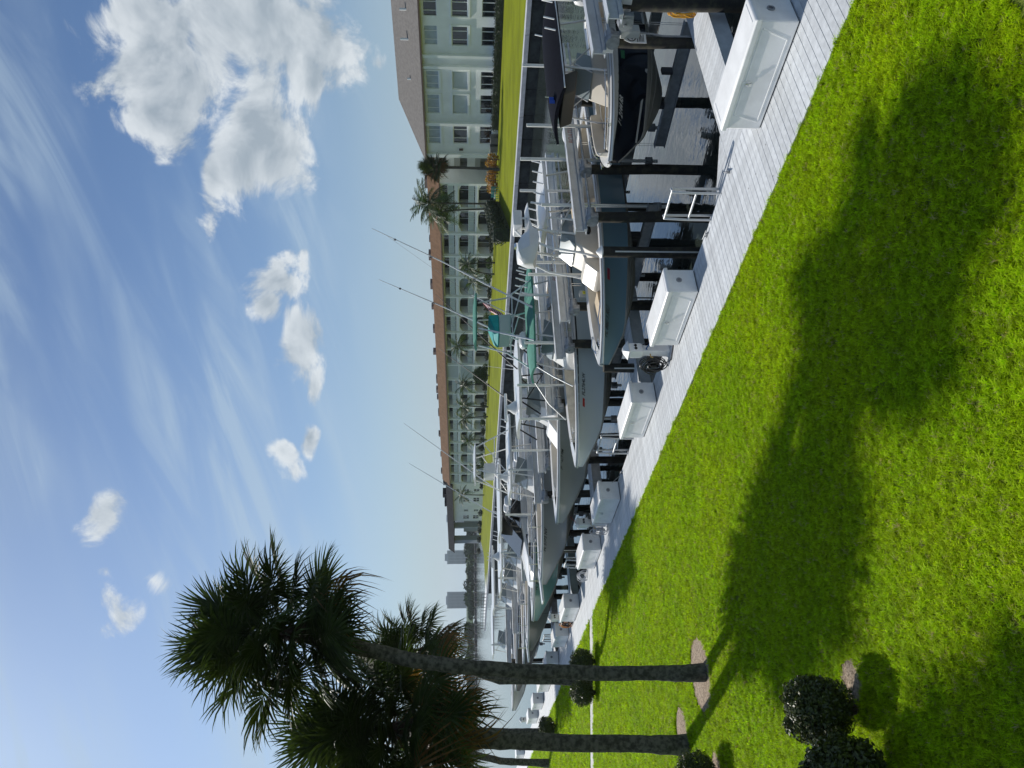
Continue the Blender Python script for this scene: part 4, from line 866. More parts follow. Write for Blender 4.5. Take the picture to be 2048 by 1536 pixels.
# sign on the near pile: white plate, ring with wedge, lines of print
sg = thing('warning_sign', 'small white warning sign with round emblem on the near pile', 'sign', (15.86, rowY['A']-.175, 1.25), R(-14))
obj('plate', MB().prism([(-.14, -.26), (.14, -.26), (.14, .10), (.06, .24), (-.06, .24), (-.14, .10)], -.004, .004), mat('white sign enamel', (.72, .72, .70), .4), sg)
ink = mat('black sign ink', (.02, .02, .02), .5)
obj('emblem_ring', MB().ring((0, -.008, .07), .075, .10, 'y', 20, .003), ink, sg); obj('emblem_wedge', MB().prism([(-.05, .04), (.05, .04), (0, .12)], -.0075, -.005), ink, sg)
obj('print_line', MB().box(-.11, .11, -.0075, -.005, -.075, -.055).box(-.03, .03, -.0075, -.005, -.04, -.02), ink, sg)
mb = MB()
for q in range(4): mb.box(-.10, .06+.04*(q % 2), -.0075, -.005, -.115-.03*q, -.10-.03*q)
obj('small_print', mb, ink, sg)
# coil of yellow rope hung on the near pile
yr = mat('yellow rope', (.70, .36, .02), .7)
mb = MB(); pts = [(.14*math.cos(a)*(1+.06*math.sin(a*1.7)), .05*math.sin(a*2.3)+.0, .27*math.sin(a)-.02*(a/12)) for a in np.linspace(0, 44, 190)]
ro = obj('rope_coil', mb.tube(pts, .012, 5), yr, smooth=60); ro.location = (15.25, rowY['A0']+.30, .55); tag(ro, 'coil of yellow rope hanging on the pile at the right edge', 'rope')

# ------------------------------------------------------------------ dock boxes, pedestals, ladders, cleats
def box_parts(t_, L_, D_, H_):
    obj('body', MB().box(.03, D_-.03, .03, L_-.03, .012, H_-.085), boxw, t_, bevel=.02, smooth=30)
    obj('plinth', MB().box(.05, D_-.05, .05, L_-.05, .0, .0115), blackm, t_)
    lid = obj('lid', MB().loft([[(a, c_, z_) for a, c_ in ((i_, i_), (D_-i_, i_), (D_-i_, L_-i_), (i_, L_-i_))] for i_, z_ in ((.0, H_-.10), (.0, H_-.025), (.035, H_))]), boxw, t_, bevel=.012, smooth=25)
    gm = MB()
    for yy in (.10, L_-.125): gm.box(.11, D_-.11, yy, yy+.025, H_-.0005, H_+.006)
    obj('lid_rib', gm, boxw, lid)
    # raised frame of the front panel
    z0, z1, y0, y1, e = .10, H_-.16, .16, L_-.16, .018
    mb = MB()
    def bar(p, q):
        d = Vector((0, q[0]-p[0], q[1]-p[1])).normalized(); n_ = Vector((0, -d.z, d.y))*.008
        a, c_ = Vector((.0295, *p)), Vector((.0295, *q)); o_ = Vector((-.005, 0, 0)); mb.loft([[a-n_*1.6, a+o_-n_, a+o_+n_, a+n_*1.6], [c_-n_*1.6, c_+o_-n_, c_+o_+n_, c_+n_*1.6]])
    P_ = [(y0, z1), (y0+.16, z0), (y1-.02, z0), (y1-.14, z1)]
    for a, c_ in zip(P_, P_[1:]+P_[:1]): bar(a, c_)
    obj('front_panel', mb, boxw, t_)
    hs_ = obj('hasp', MB().box(.016, .0295, L_*.55-.045, L_*.55+.045, H_-.25, H_-.105), boxw, t_)
    obj('padlock', MB().box(-.012, .012, L_*.55-.022, L_*.55+.022, H_-.26, H_-.215).tube([(.0, L_*.55-.015, H_-.215), (.0, L_*.55-.012, H_-.17), (.0, L_*.55+.012, H_-.17), (.0, L_*.55+.015, H_-.215)], .005, 5), steel, hs_, smooth=40)
    obj('vent', MB().ring((D_*.52, .012, H_*.55), .035, .062, 'y', 20, .02), mat('grey vent ring', (.30, .31, .33), .4, metal=.5), t_, smooth=30)
    obj('vent_disc', MB().loft([[(D_*.52+.036*math.cos(a), y_, H_*.55+.036*math.sin(a)) for a in np.linspace(0, 6.2832, 14, endpoint=False)] for y_ in (.024, .029)]), mat('vent grille', (.22, .22, .24), .4, metal=.6), t_)
BX = [(6.15, 1.98, 'largest white dock box at the right edge with padlock on its hasp'), (12.22, 1.95, 'white dock box in front of the teal boat, beside the blue hose'),
      (16.55, 1.88, 'white dock box just left of the pedestal with black hose'), (22.25, 1.92, 'white dock box under the gunmetal bow'),
      (26.45, 1.95, 'white dock box left of the pedestal with the pale hose coil'), (32.95, 1.98, 'white dock box just right of the orange cord pedestal'),
      (37.1, 1.95, 'white dock box next beyond the orange cord'), (42.0, 1.9, 'white dock box right behind the nearest palm trunk'), (46.6, 1.9, 'white dock box left of the nearest palm trunk'),
      (51.5, 1.9, 'small far dock box between the two palm trunks, nearer one'), (56.0, 1.9, 'small far dock box between the two palm trunks, farther one'), (70.8, 1.9, 'tiny far dock box left of the second palm trunk')]
for (y_, L_, lab) in BX:
    t_ = thing('dock_box', lab, 'dock box', (10.76, y_, .004), 0, 'dock boxes along the dock'); box_parts(t_, L_, .70, .69)

def pedestal(x, y, label, hose=None, hcol=None, z=1.05):
    t_ = thing('power_pedestal', label, 'pedestal', (x, y, .002), R(8), 'power pedestals')
    obj('post', MB().loft([[(a*s_, c_*s_, z_) for a, c_ in ((-.12, -.10), (.12, -.10), (.12, .10), (-.12, .10))] for s_, z_ in ((1.25, 0), (1.0, .05), (.85, z*.55), (.95, z*.62))]), boxw, t_, bevel=.02, smooth=30)
    hd = obj('head', MB().loft([[(a*s_, c_*s_, z_) for a, c_ in ((-.15, -.12), (.15, -.12), (.15, .12), (-.15, .12))] for s_, z_ in ((.9, z*.621), (1.0, z*.68), (1.0, z*.92), (.92, z*.95))]), boxw, t_, bevel=.02, smooth=30)
    obj('light_cap', MB().loft([[(a*s_, c_*s_, z_) for a, c_ in ((-.19, -.16), (.19, -.16), (.19, .16), (-.19, .16))] for s_, z_ in ((.9, z*.951), (1.0, z*.965), (.35, z*1.08), (.1, z*1.1))]), white, t_, bevel=.008, smooth=30)
    for sd in (-1, 1): obj('socket', MB().tube([(.05*sd, -.121, z*.8), (.05*sd, -.150, z*.79)], .035, 10), blackm, hd, smooth=40)
    obj('tap', MB().tube([(-.12, .0, z*.45), (-.22, .0, z*.45), (-.24, .0, z*.40)], .014, 6), mat('brass', (.55, .36, .12), .35, metal=1), t_, smooth=60)
    return t_
def coil(name, label, loc, m_, turns, w, h_, r, seed, tilt=(0, 0, 0), tail=None):
    r_ = random.Random(seed); pts = []; n = turns*18; ph = [r_.uniform(0, 6.28) for _ in range(6)]
    for i in range(n+1):
        a = 2*math.pi*i/18; q = i/n
        k = 1+.20*math.sin(a*.27+ph[0])+.08*math.sin(a*.61+ph[1]); sx = .05*math.sin(a*.37+ph[2])
        pts.append((w*(q-.5)*1.2+.03*math.sin(a*.5+ph[3]), .16*math.cos(a)*k+sx, -h_/2+h_/2*math.sin(a)*k - (.06*math.sin(a*.2+ph[4]))))
    mb = MB().tube(pts, r, 6)
    if tail: mb.tube(tail, r, 6)
    o = obj(name, mb, m_, smooth=60); o.location = loc; o.rotation_euler = tilt; return tag(o, label, 'hose', 'hoses and cords on the pedestals')
pedestal(11.25, 14.95, 'white power pedestal with a pitched light cap between the second and third dock boxes')
coil('hose_coil', 'large coil of black hose on the pedestal between two dock boxes', (11.02, 15.25, .60), mat('black hose', (.014, .014, .016), .32), 9, .16, .50, .014, 4, tilt=(0, 0, R(20)), tail=[(-.1, -.1, -.45), (-.28, -.35, -.58), (-.22, -.75, -.585), (.1, -.85, -.4), (.15, -.5, .05)])
mb = MB()
for q in range(7): mb.tube([(0+.014*q, .20-.012*q, .02+.01*q), (-.02, .0, .14), (.02+.01*q, -.32+.02*q, .02), (-.05-.01*q, -.62, -.12+.02*q), (-.08, -.72+.01*q, -.30)], .015, 6)
o = obj('blue_hose', mb, mat('blue hose', (.012, .10, .26), .45), smooth=60); o.location = (11.22, 14.80, .45); tag(o, 'bundle of blue hose between the pedestal and the dock box', 'hose', 'hoses and cords on the pedestals')
pedestal(11.2, 25.0, 'white power pedestal at the end of the box under the gunmetal bow')
coil('hose_coil', 'pale grey hose coil leaning on the dock pedestal', (10.95, 25.2, .52), mat('pale hose', (.45, .44, .45), .5), 6, .10, .46, .014, 8, tilt=(0, 0, R(15)))
coil('cord_coil', 'thin tan cord looped at the back of that pedestal', (11.15, 24.78, .62), mat('tan cord', (.45, .28, .10), .6), 3, .06, .2, .010, 9)
pedestal(11.2, 35.6, 'white power pedestal with orange cord beside the far dock box')
coil('cord_coil', 'orange power cord coil hanging on the far pedestal', (10.95, 35.85, .50), mat('orange cord', (.60, .26, .06), .5), 7, .10, .46, .015, 11, tilt=(0, 0, R(15)))
coil('cord_coil', 'black cord draped over the orange cord coil', (10.95, 35.5, .50), MATS['black hose'], 4, .05, .40, .018, 14, tilt=(0, 0, R(40)))
coil('hose_coil', 'white hose coil on the dock edge by the third ladder', (11.3, 30.5, .35), mat('white hose', (.55, .57, .6), .5), 7, .4, .38, .014, 21, tilt=(0, 0, R(70)))
pedestal(11.2, 58.6, 'far power pedestal between the palm trunks')

ladm = mat('brushed ladder pipe', (.50, .51, .52), .45, metal=.5)
def ladder(y0, y1, label, z=.95):
    t_ = thing('dock_ladder', label, 'ladder', (11.47, y0, 0), 0, 'dock ladders'); w = y1-y0
    for yy in (0, w):
        obj('stile', MB().tube([(-.0, yy, .01), (.0, yy, z*.55), (.03, yy, z), (.12, yy, z+.01)], .027, 8), ladm, t_, smooth=60); obj('lower_stile', MB().tube([(.12, yy, z+.01), (.13, yy, .1), (.13, yy, -1.8)], .027, 8), ladm, t_, smooth=60); obj('foot_plate', MB().box(-.07, .06, yy-.05, yy+.05, .001, .009), alum, t_)
    obj('top_rail', MB().tube([(.05, -.03, z), (.05, w+.03, z)], .024, 8), ladm, t_, smooth=60); obj('top_rail', MB().tube([(.0, .02, z*.5), (.0, w-.02, z*.5)], .022, 8), ladm, t_, smooth=60)
    for q in range(5): obj('rung', MB().tube([(.13, .02, -.2-.3*q), (.13, w-.02, -.2-.3*q)], .02, 8), ladm, t_, smooth=60)
ladder(10.12, 10.82, 'white pipe dock ladder rail nearest the camera'); ladder(19.6, 20.5, 'white pipe dock ladder rail in front of the pale grey bow'); ladder(29.2, 30.0, 'white pipe dock ladder rail under the pulpit boat'); ladder(39.6, 40.4, 'white pipe dock ladder far along the dock')
def cleat(x, y, rz, label):
    t_ = thing('dock_cleat', label, 'cleat', (x, y, .003), rz, 'dock cleats')
    obj('horn', MB().tube([(-.14, 0, .068), (-.07, 0, .058), (.07, 0, .058), (.14, 0, .068)], [.010, .015, .015, .010], 8), galv, t_, smooth=60); obj('base', MB().box(-.07, .07, -.025, .025, 0, .012).tube([(-.04, 0, .01), (-.04, 0, .055)], .013, 8).tube([(.04, 0, .01), (.04, 0, .055)], .013, 8), galv, t_)
cleat(11.42, 9.55, R(40), 'metal mooring cleat at the corner of the near finger pier'); cleat(11.38, 11.15, R(85), 'metal mooring cleat just past the nearest ladder'); cleat(11.38, 18.95, R(85), 'metal mooring cleat at the second finger pier'); cleat(11.38, 21.6, R(85), 'metal mooring cleat before the box under the gunmetal bow'); cleat(11.38, 29.0, R(85), 'metal mooring cleat by the third ladder')
def line(name, label, pts, r, m_): o = obj(name, MB().tube(pts, r, 5), m_, smooth=60); return tag(o, label, 'rope', 'mooring lines')
ropew = mat('pale rope', (.45, .42, .36), .8)
line('mooring_line', 'slack pale rope from the gunmetal bow down to the dock box', [(12.1, 23.2, 1.0), (11.8, 23.0, .75), (11.55, 22.7, .45), (11.4, 22.4, .25), (11.35, 21.75, .07)], .009, ropew)
line('mooring_line', 'red rope from the gunmetal bow to the pedestal top', [(11.05, 24.15, 1.42), (11.1, 24.6, 1.2), (11.2, 24.95, 1.12)], .009, mat('red rope', (.35, .06, .05), .7))
line('mooring_line', 'thin dark line from the sea green bow to the dock', [(10.75, 33.6, 1.7), (10.9, 33.9, 1.1), (11.3, 35.2, .35)], .009, blackm)

# ------------------------------------------------------------------ palms on the near lawn
def fan_frond(seed, pet=1.05, Rl=.95, n=44, droop=.35, spread=2.5):
    r_ = random.Random(seed); mb = MB()
    mb.tube([(0, 0, 0), (pet*.5, 0, .05), (pet, 0, 0)], [.022, .016, .012], 4)
    for k in range(n):
        th = -spread + 2*spread*k/(n-1) + r_.uniform(-.03, .03); s0 = .42*Rl*max(0, 1-abs(th)/spread)**1.2
        L_ = Rl*(.70+.30*math.cos(th*.5))*r_.uniform(.88, 1.08) - s0*.35
        o_ = Vector((pet+s0, 0, -.22*s0*s0)); d = Vector((math.cos(th), math.sin(th), .28*math.cos(th*1.3)-.06)).normalized()
        sdv = Vector((-math.sin(th), math.cos(th), .45*(1 if k % 2 else -1))).normalized()
        dr = droop*r_.uniform(.6, 1.6); pts = []
        for q, w_ in ((0, .008), (.33, .025), (.66, .018), (.88, .008), (1.0, .001)):
            p = o_ + d*L_*q + Vector((0, 0, -dr*(max(0, q-.3))**2*L_*1.4)); pts += [p-sdv*w_, p+sdv*w_]
        mb.add(pts, [(2*i, 2*i+2, 2*i+3, 2*i+1) for i in range(4)])
    return mb.mesh('frond')
FG = [fan_frond(s_, pet=p, droop=d) for s_, p, d in ((1, .85, .15), (2, .95, .3), (3, .8, .4), (4, 1.0, .25), (5, .9, .55))]
FB = [fan_frond(s_, pet=.8, droop=1.1, n=26, spread=1.6) for s_ in (11, 12, 13)]
def fan_palm(label, path, crown, rad, size, nf, seed, mulch_r=None, group='fan palms on the near lawn', dead=.2, r0=.17):
    base = path[0]; r_ = random.Random(seed)
    t_ = thing('fan_palm', label, 'palm tree', base, 0, group); P_ = [Vector(p)-Vector(base) for p in path]
    pts = []
    for i in range(len(P_)-1):
        for q in range(9): pts.append(P_[i].lerp(P_[i+1], q/9))
    pts.append(P_[-1]); n = len(pts)
    pts = [p+Vector((.010*math.sin(i*.7+seed), .010*math.cos(i*.9), 0)) for i, p in enumerate(pts)]
    rr = [rad*(1.28-.28*min(1, i/(n*.12)))*(1.0+.03*math.sin(i*2.9)+r_.uniform(-.025, .025)) for i in range(n)]
    obj('trunk', MB().tube(pts, rr, 14), trunkm, t_, smooth=60)
    C_ = Vector(crown)-Vector(base)
    if size > .8:
        mb = MB()
        for k in range(150):                      # ragged leaf bases under the crown
            a = r_.uniform(0, 6.283); z_ = r_.uniform(-1.15, .1); l_ = r_.uniform(.15, .45); u = Vector((math.cos(a), math.sin(a), 0)); p = C_+Vector((0, 0, z_))+u*rad*.9
            e = p + u*l_*.7 + Vector((0, 0, r_.uniform(-.25, .3)*l_*2)); s_ = Vector((-u.y, u.x, 0))*.03; mb.add([p-s_, p+s_, e+s_*.3, e-s_*.3], [(0, 1, 2, 3)])
        mb.tube([C_+Vector((0, 0, -1.1)), C_+Vector((0, 0, -.5)), C_+Vector((0, 0, .25))], [rad*1.02, rad*1.35, rad*.7], 10)
        obj('leaf_boots', mb, bootm, t_)
    for k in range(nf):
        q = (k+.5)/nf; el = R(86) - R(86+68)*q**.95 + r_.uniform(-.16, .16); a = k*2.39996 + r_.uniform(-.25, .25)
        br = el < R(-26) and r_.random() < dead*3 or r_.random() < dead*.12
        me = r_.choice(FB if br else FG); o = link('frond', me, frondb if br else frondm, t_)
        o.location = C_ + Vector((0, 0, .35*(1-q)-.15)); sc = size*r_.uniform(.86, 1.12); o.scale = (sc, sc, sc)
        o.rotation_euler = (Matrix.Rotation(a, 3, 'Z') @ Matrix.Rotation(-el, 3, 'Y') @ Matrix.Rotation(r_.uniform(-.5, .5), 3, 'X')).to_euler()
    if mulch_r:
        mr, ox, oy = mulch_r; mb = MB(); N = 40
        ring = [(base[0]+ox+mr*(1+.07*math.sin(3*a)+.05*math.sin(7*a+1))*math.cos(a), base[1]+oy+mr*.9*(1+.06*math.cos(4*a))*math.sin(a)) for a in np.linspace(0, 6.2832, N, endpoint=False)]
        mb.add([(base[0]+ox, base[1]+oy, -.0)] + [(x, y, -.022) for x, y in ring], [(0, i+1, (i+1) % N+1) for i in range(N)]); m_ = struct('mulch_bed', mb, mulch); 
    return t_
fan_palm('tall fan palm with a slightly leaning grey trunk, nearest the middle of the lawn', [(3.98, 16.5, -.05), (3.99, 16.5, 1.15), (4.06, 16.5, 3.24), (4.17, 16.5, 4.69), (4.31, 16.5, 5.83), (4.53, 16.5, 6.77), (4.78, 16.5, 7.7), (4.95, 16.5, 8.5)], (4.98, 16.5, 8.8), .150, 1.06, 58, 21, (.80, .05, .33), dead=.03)
fan_palm('shorter thick trunked fan palm with a dark brown bushy crown at the left', [(2.95, 18.67, -.05), (3.03, 18.67, 1.98), (3.14, 18.67, 4.22), (3.30, 18.67, 5.5), (3.4, 18.67, 6.5)], (3.42, 18.67, 6.6), .185, 1.14, 64, 22, (.55, .3, .35), dead=.15)
fan_palm('fan palm rising from the clipped bushes behind the tall palm', [(7.33, 31.3, -.05), (7.45, 31.3, 3.64), (8.2, 31.3, 5.9), (8.45, 31.3, 6.6)], (8.55, 31.3, 7.0), .16, 1.10, 48, 23, None, dead=.16)
fan_palm('far fan palm whose thin trunk stands behind the thick trunk', [(8.16, 46.1, -.05), (8.26, 46.1, 2.78), (8.4, 46.1, 5.9)], (8.45, 46.1, 6.4), .15, 1.10, 40, 24, None, dead=.4)
fan_palm('far leaning fan palm at the left edge', [(7.09, 49.9, -.05), (7.31, 49.9, 2.94), (7.7, 49.9, 4.5), (8.4, 49.9, 6.6)], (8.6, 49.9, 7.1), .2, 1.15, 44, 25, None, dead=.4)
fan_palm('unseen fan palm added left of view so its crown shades the lower lawn', [(-1.35, 15.2, -.05), (-1.3, 15.2, 3), (-1.1, 15.1, 6.6)], (-1.0, 15.0, 7.0), .17, 1.22, 84, 26, None)  # added out of view; crown thickened and placed for the shadow it casts

# clipped bushes
def bush(name, label, loc, r, h, n, leaf, m_, seed, mulch_r=None, stem=True, group='clipped bushes on the near lawn', cat='bush', lumps=7, flat=.6):
    t_ = thing(name, label, cat, loc, 0, group); r_ = random.Random(seed)
    bl = [(0, 0, h*.55, r*.86, r*.86, h*.45)] + [(r*.38*math.cos(a), r*.38*math.sin(a), h*(.50+.12*r_.random()), r*.58, r*.58, h*.42) for a in [k*6.283/lumps+r_.uniform(-.3, .3) for k in range(lumps)]]
    for k in range(16 if stem else 4):
        a, e = r_.uniform(0, 6.283), r_.uniform(-.1, 1.4); q = r*r_.uniform(.10, .2); bl.append((r*.88*math.cos(a)*math.cos(e), r*.88*math.sin(a)*math.cos(e), h*.52+h*.46*math.sin(e), q, q, q*1.2))
    link('foliage', cloud_mesh('foliage', bl, n, leaf, seed, flat=flat, shell=.62, squash=1.1), m_, t_)
    if stem:
        mb = MB()
        for k in range(7): a = k*.9; mb.tube([(.03*math.cos(a), .03*math.sin(a), -.05), (r*.25*math.cos(a), r*.25*math.sin(a), h*.3), (r*.55*math.cos(a), r*.55*math.sin(a), h*.62)], [.02, .014, .006], 5)
        obj('stem', mb, bootm, t_, smooth=60)
    return t_
bush('clipped_bush', 'dark glossy clipped bush on the lawn at the lower left', (1.98, 10.25, -.02), .45, .95, 17000, .025, shrubm, 1)
bush('clipped_bush', 'leafier clipped bush beside it at the left edge', (1.16, 9.8, -.02), .50, 1.05, 10000, .038, shrubm, 2)
bush('clipped_bush', 'small dark bush beside the thick palm trunk at the left edge', (2.12, 16.6, -.02), .46, .85, 9000, .022, shrubm, 3)
bush('clipped_bush', 'round dark bush right of the palm trunk by the path', (7.75, 30.0, -.02), .52, 1.0, 8000, .028, shrubm, 4)
bush('clipped_bush', 'round dark bush left of the palm trunk by the path', (6.75, 30.6, -.02), .54, 1.0, 8000, .028, shrubm, 5)
bush('clipped_bush', 'small far bush at the foot of the thin far palm', (8.25, 45.2, -.02), .62, 1.0, 3000, .045, shrubm, 6)
for (x, y, rr) in ((2.34, 10.2, .30), (2.25, 16.8, .3)):
    mb = MB(); N = 28; ring = [(x+rr*(1+.1*math.sin(3*a))*math.cos(a), y+rr*(1+.1*math.cos(5*a))*math.sin(a)) for a in np.linspace(0, 6.2832, N, endpoint=False)]
    mb.add([(x, y, -.004)] + [(p, q, -.022) for p, q in ring], [(0, i+1, (i+1) % N+1) for i in range(N)]); struct('mulch_bed', mb, mulch)

# ------------------------------------------------------------------ planting on the far bank
def feather_frond(seed, L_=3.0, n=22, droop=1.0, wind=.25):
    r_ = random.Random(seed); mb = MB(); pts = []
    for i in range(9):
        q = i/8; pts.append(Vector((L_*(q-.18*q*q), wind*L_*q*q*.4, L_*(.22*q-.62*droop*q*q))))
    mb.tube(pts, [.03*(1-.8*i/8) for i in range(9)], 4)
    for i in range(1, n+1):
        q = .10+.90*i/n; f_ = q*8; k = min(7, int(f_)); p = pts[k].lerp(pts[k+1], f_-k); d = (pts[k+1]-pts[k]).normalized(); l_ = L_*.24*math.sin(math.pi*min(.97, .12+q*.85))*r_.uniform(.8, 1.15)+.08
        for sd in (1, -1):
            o_ = Vector((-d.y, d.x, 0)).normalized()*sd; e = p + (o_*.78 + d*.45 + Vector((0, 0, -.45*r_.uniform(.5, 1.5))))*l_; w_ = d*.045
            mb.add([p-w_, p+w_, e+w_*.25, e-w_*.25], [(0, 1, 2, 3)])
    return mb.mesh('frond')
FF = [feather_frond(s_, droop=d) for s_, d in ((31, .6), (32, .9), (33, 1.2), (34, .8))]
def feather_palm(label, base, z, size, nf, seed, lean=(0, 0), rad=.14):
    t_ = thing('coconut_palm', label, 'palm tree', (base[0], base[1], -.02), 0, 'feather palms on the far lawn'); r_ = random.Random(seed)
    obj('trunk', MB().tube([(lean[0]*q*q, lean[1]*q*q, z*q) for q in (0, .25, .5, .75, 1)], [rad*1.4, rad*1.05, rad, rad*.9, rad*.85], 8), trunkm, t_, smooth=60)
    for k in range(nf):
        q = (k+.5)/nf; el = R(75)-R(110)*q + r_.uniform(-.12, .12); a = k*2.39996+r_.uniform(-.3, .3); o = link('frond', r_.choice(FF), frondf, t_); s_ = size/3.0*r_.uniform(.85, 1.1)
        o.location = (lean[0], lean[1], z); o.scale = (s_, s_, s_); o.rotation_euler = (Matrix.Rotation(a, 3, 'Z') @ Matrix.Rotation(-el, 3, 'Y')).to_euler()
feather_palm('tallest feathery palm of the pair at the white block corner', (86, 78.5), 10.1, 4.3, 22, 1)
feather_palm('lower drooping palm of the pair at the white block corner', (87.5, 80.9), 8.6, 4.2, 22, 2, (.2, .8))
FPAL = [((90, 95.2), 4.4, 2.8, (0, .3)), ((90, 98.0), 4.0, 2.5, (.2, -.8)), ((90, 101.4), 3.6, 2.6, (0, -1.4)), ((90, 118), 6.1, 3.4, (0, .2)), ((90, 131.4), 5.1, 3.2, (0, .3)), ((90, 140), 5.1, 3.0, (0, -.5)), ((90, 144), 5.0, 3.0, (0, .6)), ((90, 154), 4.0, 2.8, (0, .2)), ((90, 167.5), 2.4, 2.4, (0, .1)), ((90, 182.6), 5.5, 3.2, (0, -.4))]
for i, (p, z, s_, ln) in enumerate(FPAL): feather_palm('feathery palm before the long white block, %s one from the block corner' % ORD[i].replace('nearest', 'first'), p, z, s_, 17, 40+i, ln, .12)
fan_palm('round headed fan palm before the link of the two far buildings', [(89, 74.6, -.02), (89, 74.4, 5), (89, 74.4, 8.8)], (89, 74.4, 9.4), .19, 1.15, 46, 61, None, group='fan palms across the canal', dead=.1)
bush('round_tree', 'bright green round tree before the screened part of the long block', (91.5, 130.3, -.02), 2.0, 3.4, 2600, .16, shrubf, 9, group='shrubs on the far lawn', cat='tree')
kinds = (('low dark green shrub', hedgem), ('low yellow green shrub', shrubf))
r4 = random.Random(5)
for i in range(26):
    y_ = 88.5+i*3.95; m_ = shrubf if r4.random() < .6 else hedgem
    bush('low_shrub', 'low shrub at the foot of the long white block, %s from the bench end' % (str(i+1)+('st' if i % 10 == 0 and i != 10 else 'nd' if i % 10 == 1 and i != 11 else 'rd' if i % 10 == 2 and i != 12 else 'th')), (95.0+r4.uniform(-.5, .6), y_, -.02), r4.uniform(.9, 1.7), r4.uniform(.8, 1.7), 500, .14, m_, 100+i, group='low shrubs along the white block', stem=False, cat='shrub', lumps=4)
def hedge(label, p, q, w, h, n, m_, seed, leaf=.12, cat='hedge'):
    p, q = Vector((*p, 0)), Vector((*q, 0)); L_ = (q-p).length; t_ = thing('hedge', label, cat, p, math.atan2(q.y-p.y, q.x-p.x), 'hedges across the canal'); k = max(2, int(L_/(w*.55)))
    bl = [(L_*(i+.5)/k, 0, h*.5, w*.55, w*.55, h*.52) for i in range(k)]
    link('foliage', cloud_mesh('foliage', bl, n, leaf, seed, flat=.5, shell=.7), m_, t_); obj('core', MB().box(.2, L_-.2, -w*.32, w*.32, 0, h*.8), hedgem, t_)
hedge('low dark hedge along the foot of the mint building', (96.7, 34), (96.7, 73.6), 1.0, 1.25, 6000, hedgem, 71)
hedge('big dark clipped hedge running from the lawn down to the far seawall', (86, 79), (62.4, 61.6), 2.3, 2.25, 9000, hedgem, 72)
t_ = thing('croton_bed', 'orange and red croton shrubs beside the green bench', 'shrub', (92.5, 75.5, -.02), 0, 'shrubs on the far lawn'); link('foliage', cloud_mesh('foliage', [(0, i*1.0, .9+.25*math.sin(i*2), .8, .8, .9) for i in range(7)], 1500, .18, 77, shell=.5), crot, t_)
t_ = thing('garden_bench', 'green slatted bench on the far lawn before the orange shrubs', 'bench', (89.2, 78.0, -.02), 0)
tl = mat('teal bench paint', (.03, .25, .24), .5)
for q in range(3): obj('seat_slat', MB().box(-.5+.18*q, -.36+.18*q, 0, 2.2, .45, .5), tl, t_)
for q in range(3): obj('back_slat', MB().box(.06, .11, 0, 2.2, .62+.17*q, .75+.17*q), tl, t_)
for yy in (.2, 1.0, 1.9): obj('leg', MB().box(-.48, -.42, yy, yy+.06, 0, .449).box(.0, .055, yy, yy+.06, 0, 1.1), tl, t_)
t_ = thing('garden_fence', 'thin brown rail fence beside the orange shrubs', 'fence', (90.6, 74.2, -.02), 0); fb_ = mat('brown rail', (.12, .07, .05), .7)
for q in range(4): obj('post', MB().box(-.04, .04, q*1.3-.04, q*1.3+.04, 0, 1.5), fb_, t_)
obj('rail', MB().box(-.03, .03, -.03, 3.95, 1.503, 1.56), fb_, t_)
for i in range(5):
    bush('low_shrub', 'small dark ball shrub on the far lawn edge, %s along the porch wing' % ORD[i].replace('nearest', 'first'), (92+rng.uniform(-1, 1), 196+i*7.5, -.02), 1.1, 1.4, 400, .15, hedgem, 140+i, group='ball shrubs by the porch wing', stem=False, cat='shrub', lumps=4)

# ------------------------------------------------------------------ grass on the near lawn
r5 = np.random.default_rng(9)
def tuft(seed, n=16, h=.058):
    r_ = random.Random(seed); mb = MB()
    for k in range(n):
        a = r_.uniform(0, 6.283); rad = .035*math.sqrt(r_.random()); b_ = Vector((rad*math.cos(a+2), rad*math.sin(a+2), -.012)); l_ = h*r_.uniform(.6, 1.25); lean = r_.uniform(.2, 1.1)
        u = Vector((math.cos(a), math.sin(a), 0)); s_ = Vector((-u.y, u.x, 0))*r_.uniform(.0017, .0028)
        p1 = b_ + u*lean*l_*.35 + Vector((0, 0, l_*.62)); p2 = b_ + u*lean*l_*.95 + Vector((0, 0, l_*(1.0-.25*lean)))
        mb.add([b_-s_, b_+s_, p1+s_, p1-s_, p2], [(0, 1, 2, 3), (3, 2, 4)])
    me = mb.mesh('grass_tuft'); me.materials.append(grassm); return bpy.data.objects.new('grass_tuft', me)
TU = [tuft(s_, n_, h_) for s_, n_, h_ in ((1, 18, .055), (2, 16, .065), (3, 20, .05), (4, 14, .075))]
def scatter(n, x0, x1, y0, y1):
    p = np.stack([r5.uniform(x0, x1, n), r5.uniform(y0, y1, n)], 1)
    wob = .03*np.sin(p[:, 1]*9)+.025*np.sin(p[:, 1]*23+1)
    wob = wob + .03*np.sin(p[:, 1]*61)*np.sin(p[:, 1]*4.3); k = p[:, 0] < 9.515+wob
    k &= (p[:, 0] > -.2 - .0*p[:, 1]) | (p[:, 1] > 20)
    for (cx, cy, rx, ry) in ((4.03, 16.83, .76, .68), (3.25, 19.02, .6, .55), (2.34, 10.2, .26, .24), (2.25, 16.8, .26, .26)): k &= ((p[:, 0]-cx)/rx)**2+((p[:, 1]-cy)/ry)**2 > 1
    yl = 29.75+(9.49-p[:, 0])*(44.7-29.75)/23.49; k &= (p[:, 1] < yl-.02) | (p[:, 1] > yl+.96)
    return p[k]
pts = np.concatenate([scatter(86000, .2, 9.6, 3.6, 13), scatter(56000, .6, 9.6, 13, 24), scatter(30000, 1.5, 9.6, 24, 36), scatter(16000, 3, 9.6, 36, 66)])
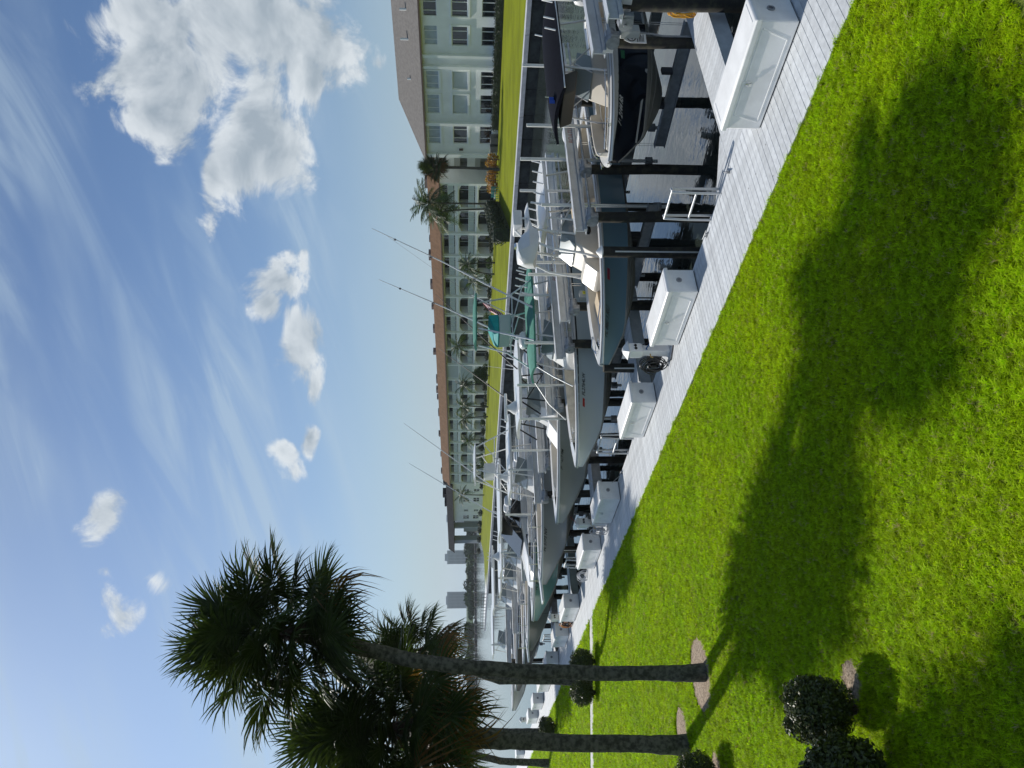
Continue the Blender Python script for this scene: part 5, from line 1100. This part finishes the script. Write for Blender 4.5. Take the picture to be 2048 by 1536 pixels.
gme = bpy.data.meshes.new('lawn_grass'); gme.from_pydata([(x, y, -.028) for x, y in pts], [], [])
scl = gme.attributes.new('sc', 'FLOAT', 'POINT'); cl = np.sin(pts[:, 0]*2.1+np.sin(pts[:, 1]*1.3)*1.5)*np.cos(pts[:, 1]*1.7+pts[:, 0])
far = 1+.035*np.clip(pts[:, 1]-12, 0, 40); scl.data.foreach_set('value', ((.85+.5*r5.random(len(pts))+.15*cl)*far).astype(np.float32))
go = link('lawn_grass', gme, None, kind='stuff'); tag(go, 'bright green mown grass covering the near lawn', 'grass'); gme.materials.append(grassm)
ng = bpy.data.node_groups.new('grass scatter', 'GeometryNodeTree'); ng.interface.new_socket('Geometry', in_out='INPUT', socket_type='NodeSocketGeometry'); ng.interface.new_socket('Geometry', in_out='OUTPUT', socket_type='NodeSocketGeometry')
q = NT(ng); gi = q.new('NodeGroupInput'); gout = q.new('NodeGroupOutput'); jn = q.new('GeometryNodeJoinGeometry')
for o in TU:
    oi = q.new('GeometryNodeObjectInfo'); oi.inputs['Object'].default_value = o; oi.inputs['As Instance'].default_value = True; q.l.new(oi.outputs['Geometry'], jn.inputs[0])
ip = q.new('GeometryNodeInstanceOnPoints'); q.l.new(gi.outputs[0], ip.inputs['Points']); q.l.new(jn.outputs[0], ip.inputs['Instance']); ip.inputs['Pick Instance'].default_value = True
rv = q.new('FunctionNodeRandomValue', data_type='FLOAT_VECTOR'); rv.inputs[0].default_value = (-.12, -.12, 0); rv.inputs[1].default_value = (.12, .12, 6.283); q.l.new(rv.outputs[0], ip.inputs['Rotation'])
na = q.new('GeometryNodeInputNamedAttribute', data_type='FLOAT'); na.inputs[0].default_value = 'sc'; q.l.new(na.outputs[0], ip.inputs['Scale'])
q.l.new(ip.outputs[0], gout.inputs[0]); md = go.modifiers.new('scatter', 'NODES'); md.node_group = ng

# ------------------------------------------------------------------ haze
if 1:
    hz = MB().box(-2590, 2590, -890, 2690, -3.2, 66)
    hm = bpy.data.materials.new('haze'); hm.use_nodes = True; t = NT(hm.node_tree); t.n.clear(); pv = t.new('ShaderNodeVolumePrincipled'); pv.inputs['Color'].default_value = (.80, .88, .95, 1); pv.inputs['Density'].default_value = .00010; pv.inputs['Anisotropy'].default_value = .35
    t.l.new(pv.outputs[0], t.new('ShaderNodeOutputMaterial').inputs['Volume'])
    ho = obj('haze', hz, hm, kind='stuff'); tag(ho, 'thin bluish haze in the air over the bay', 'haze')
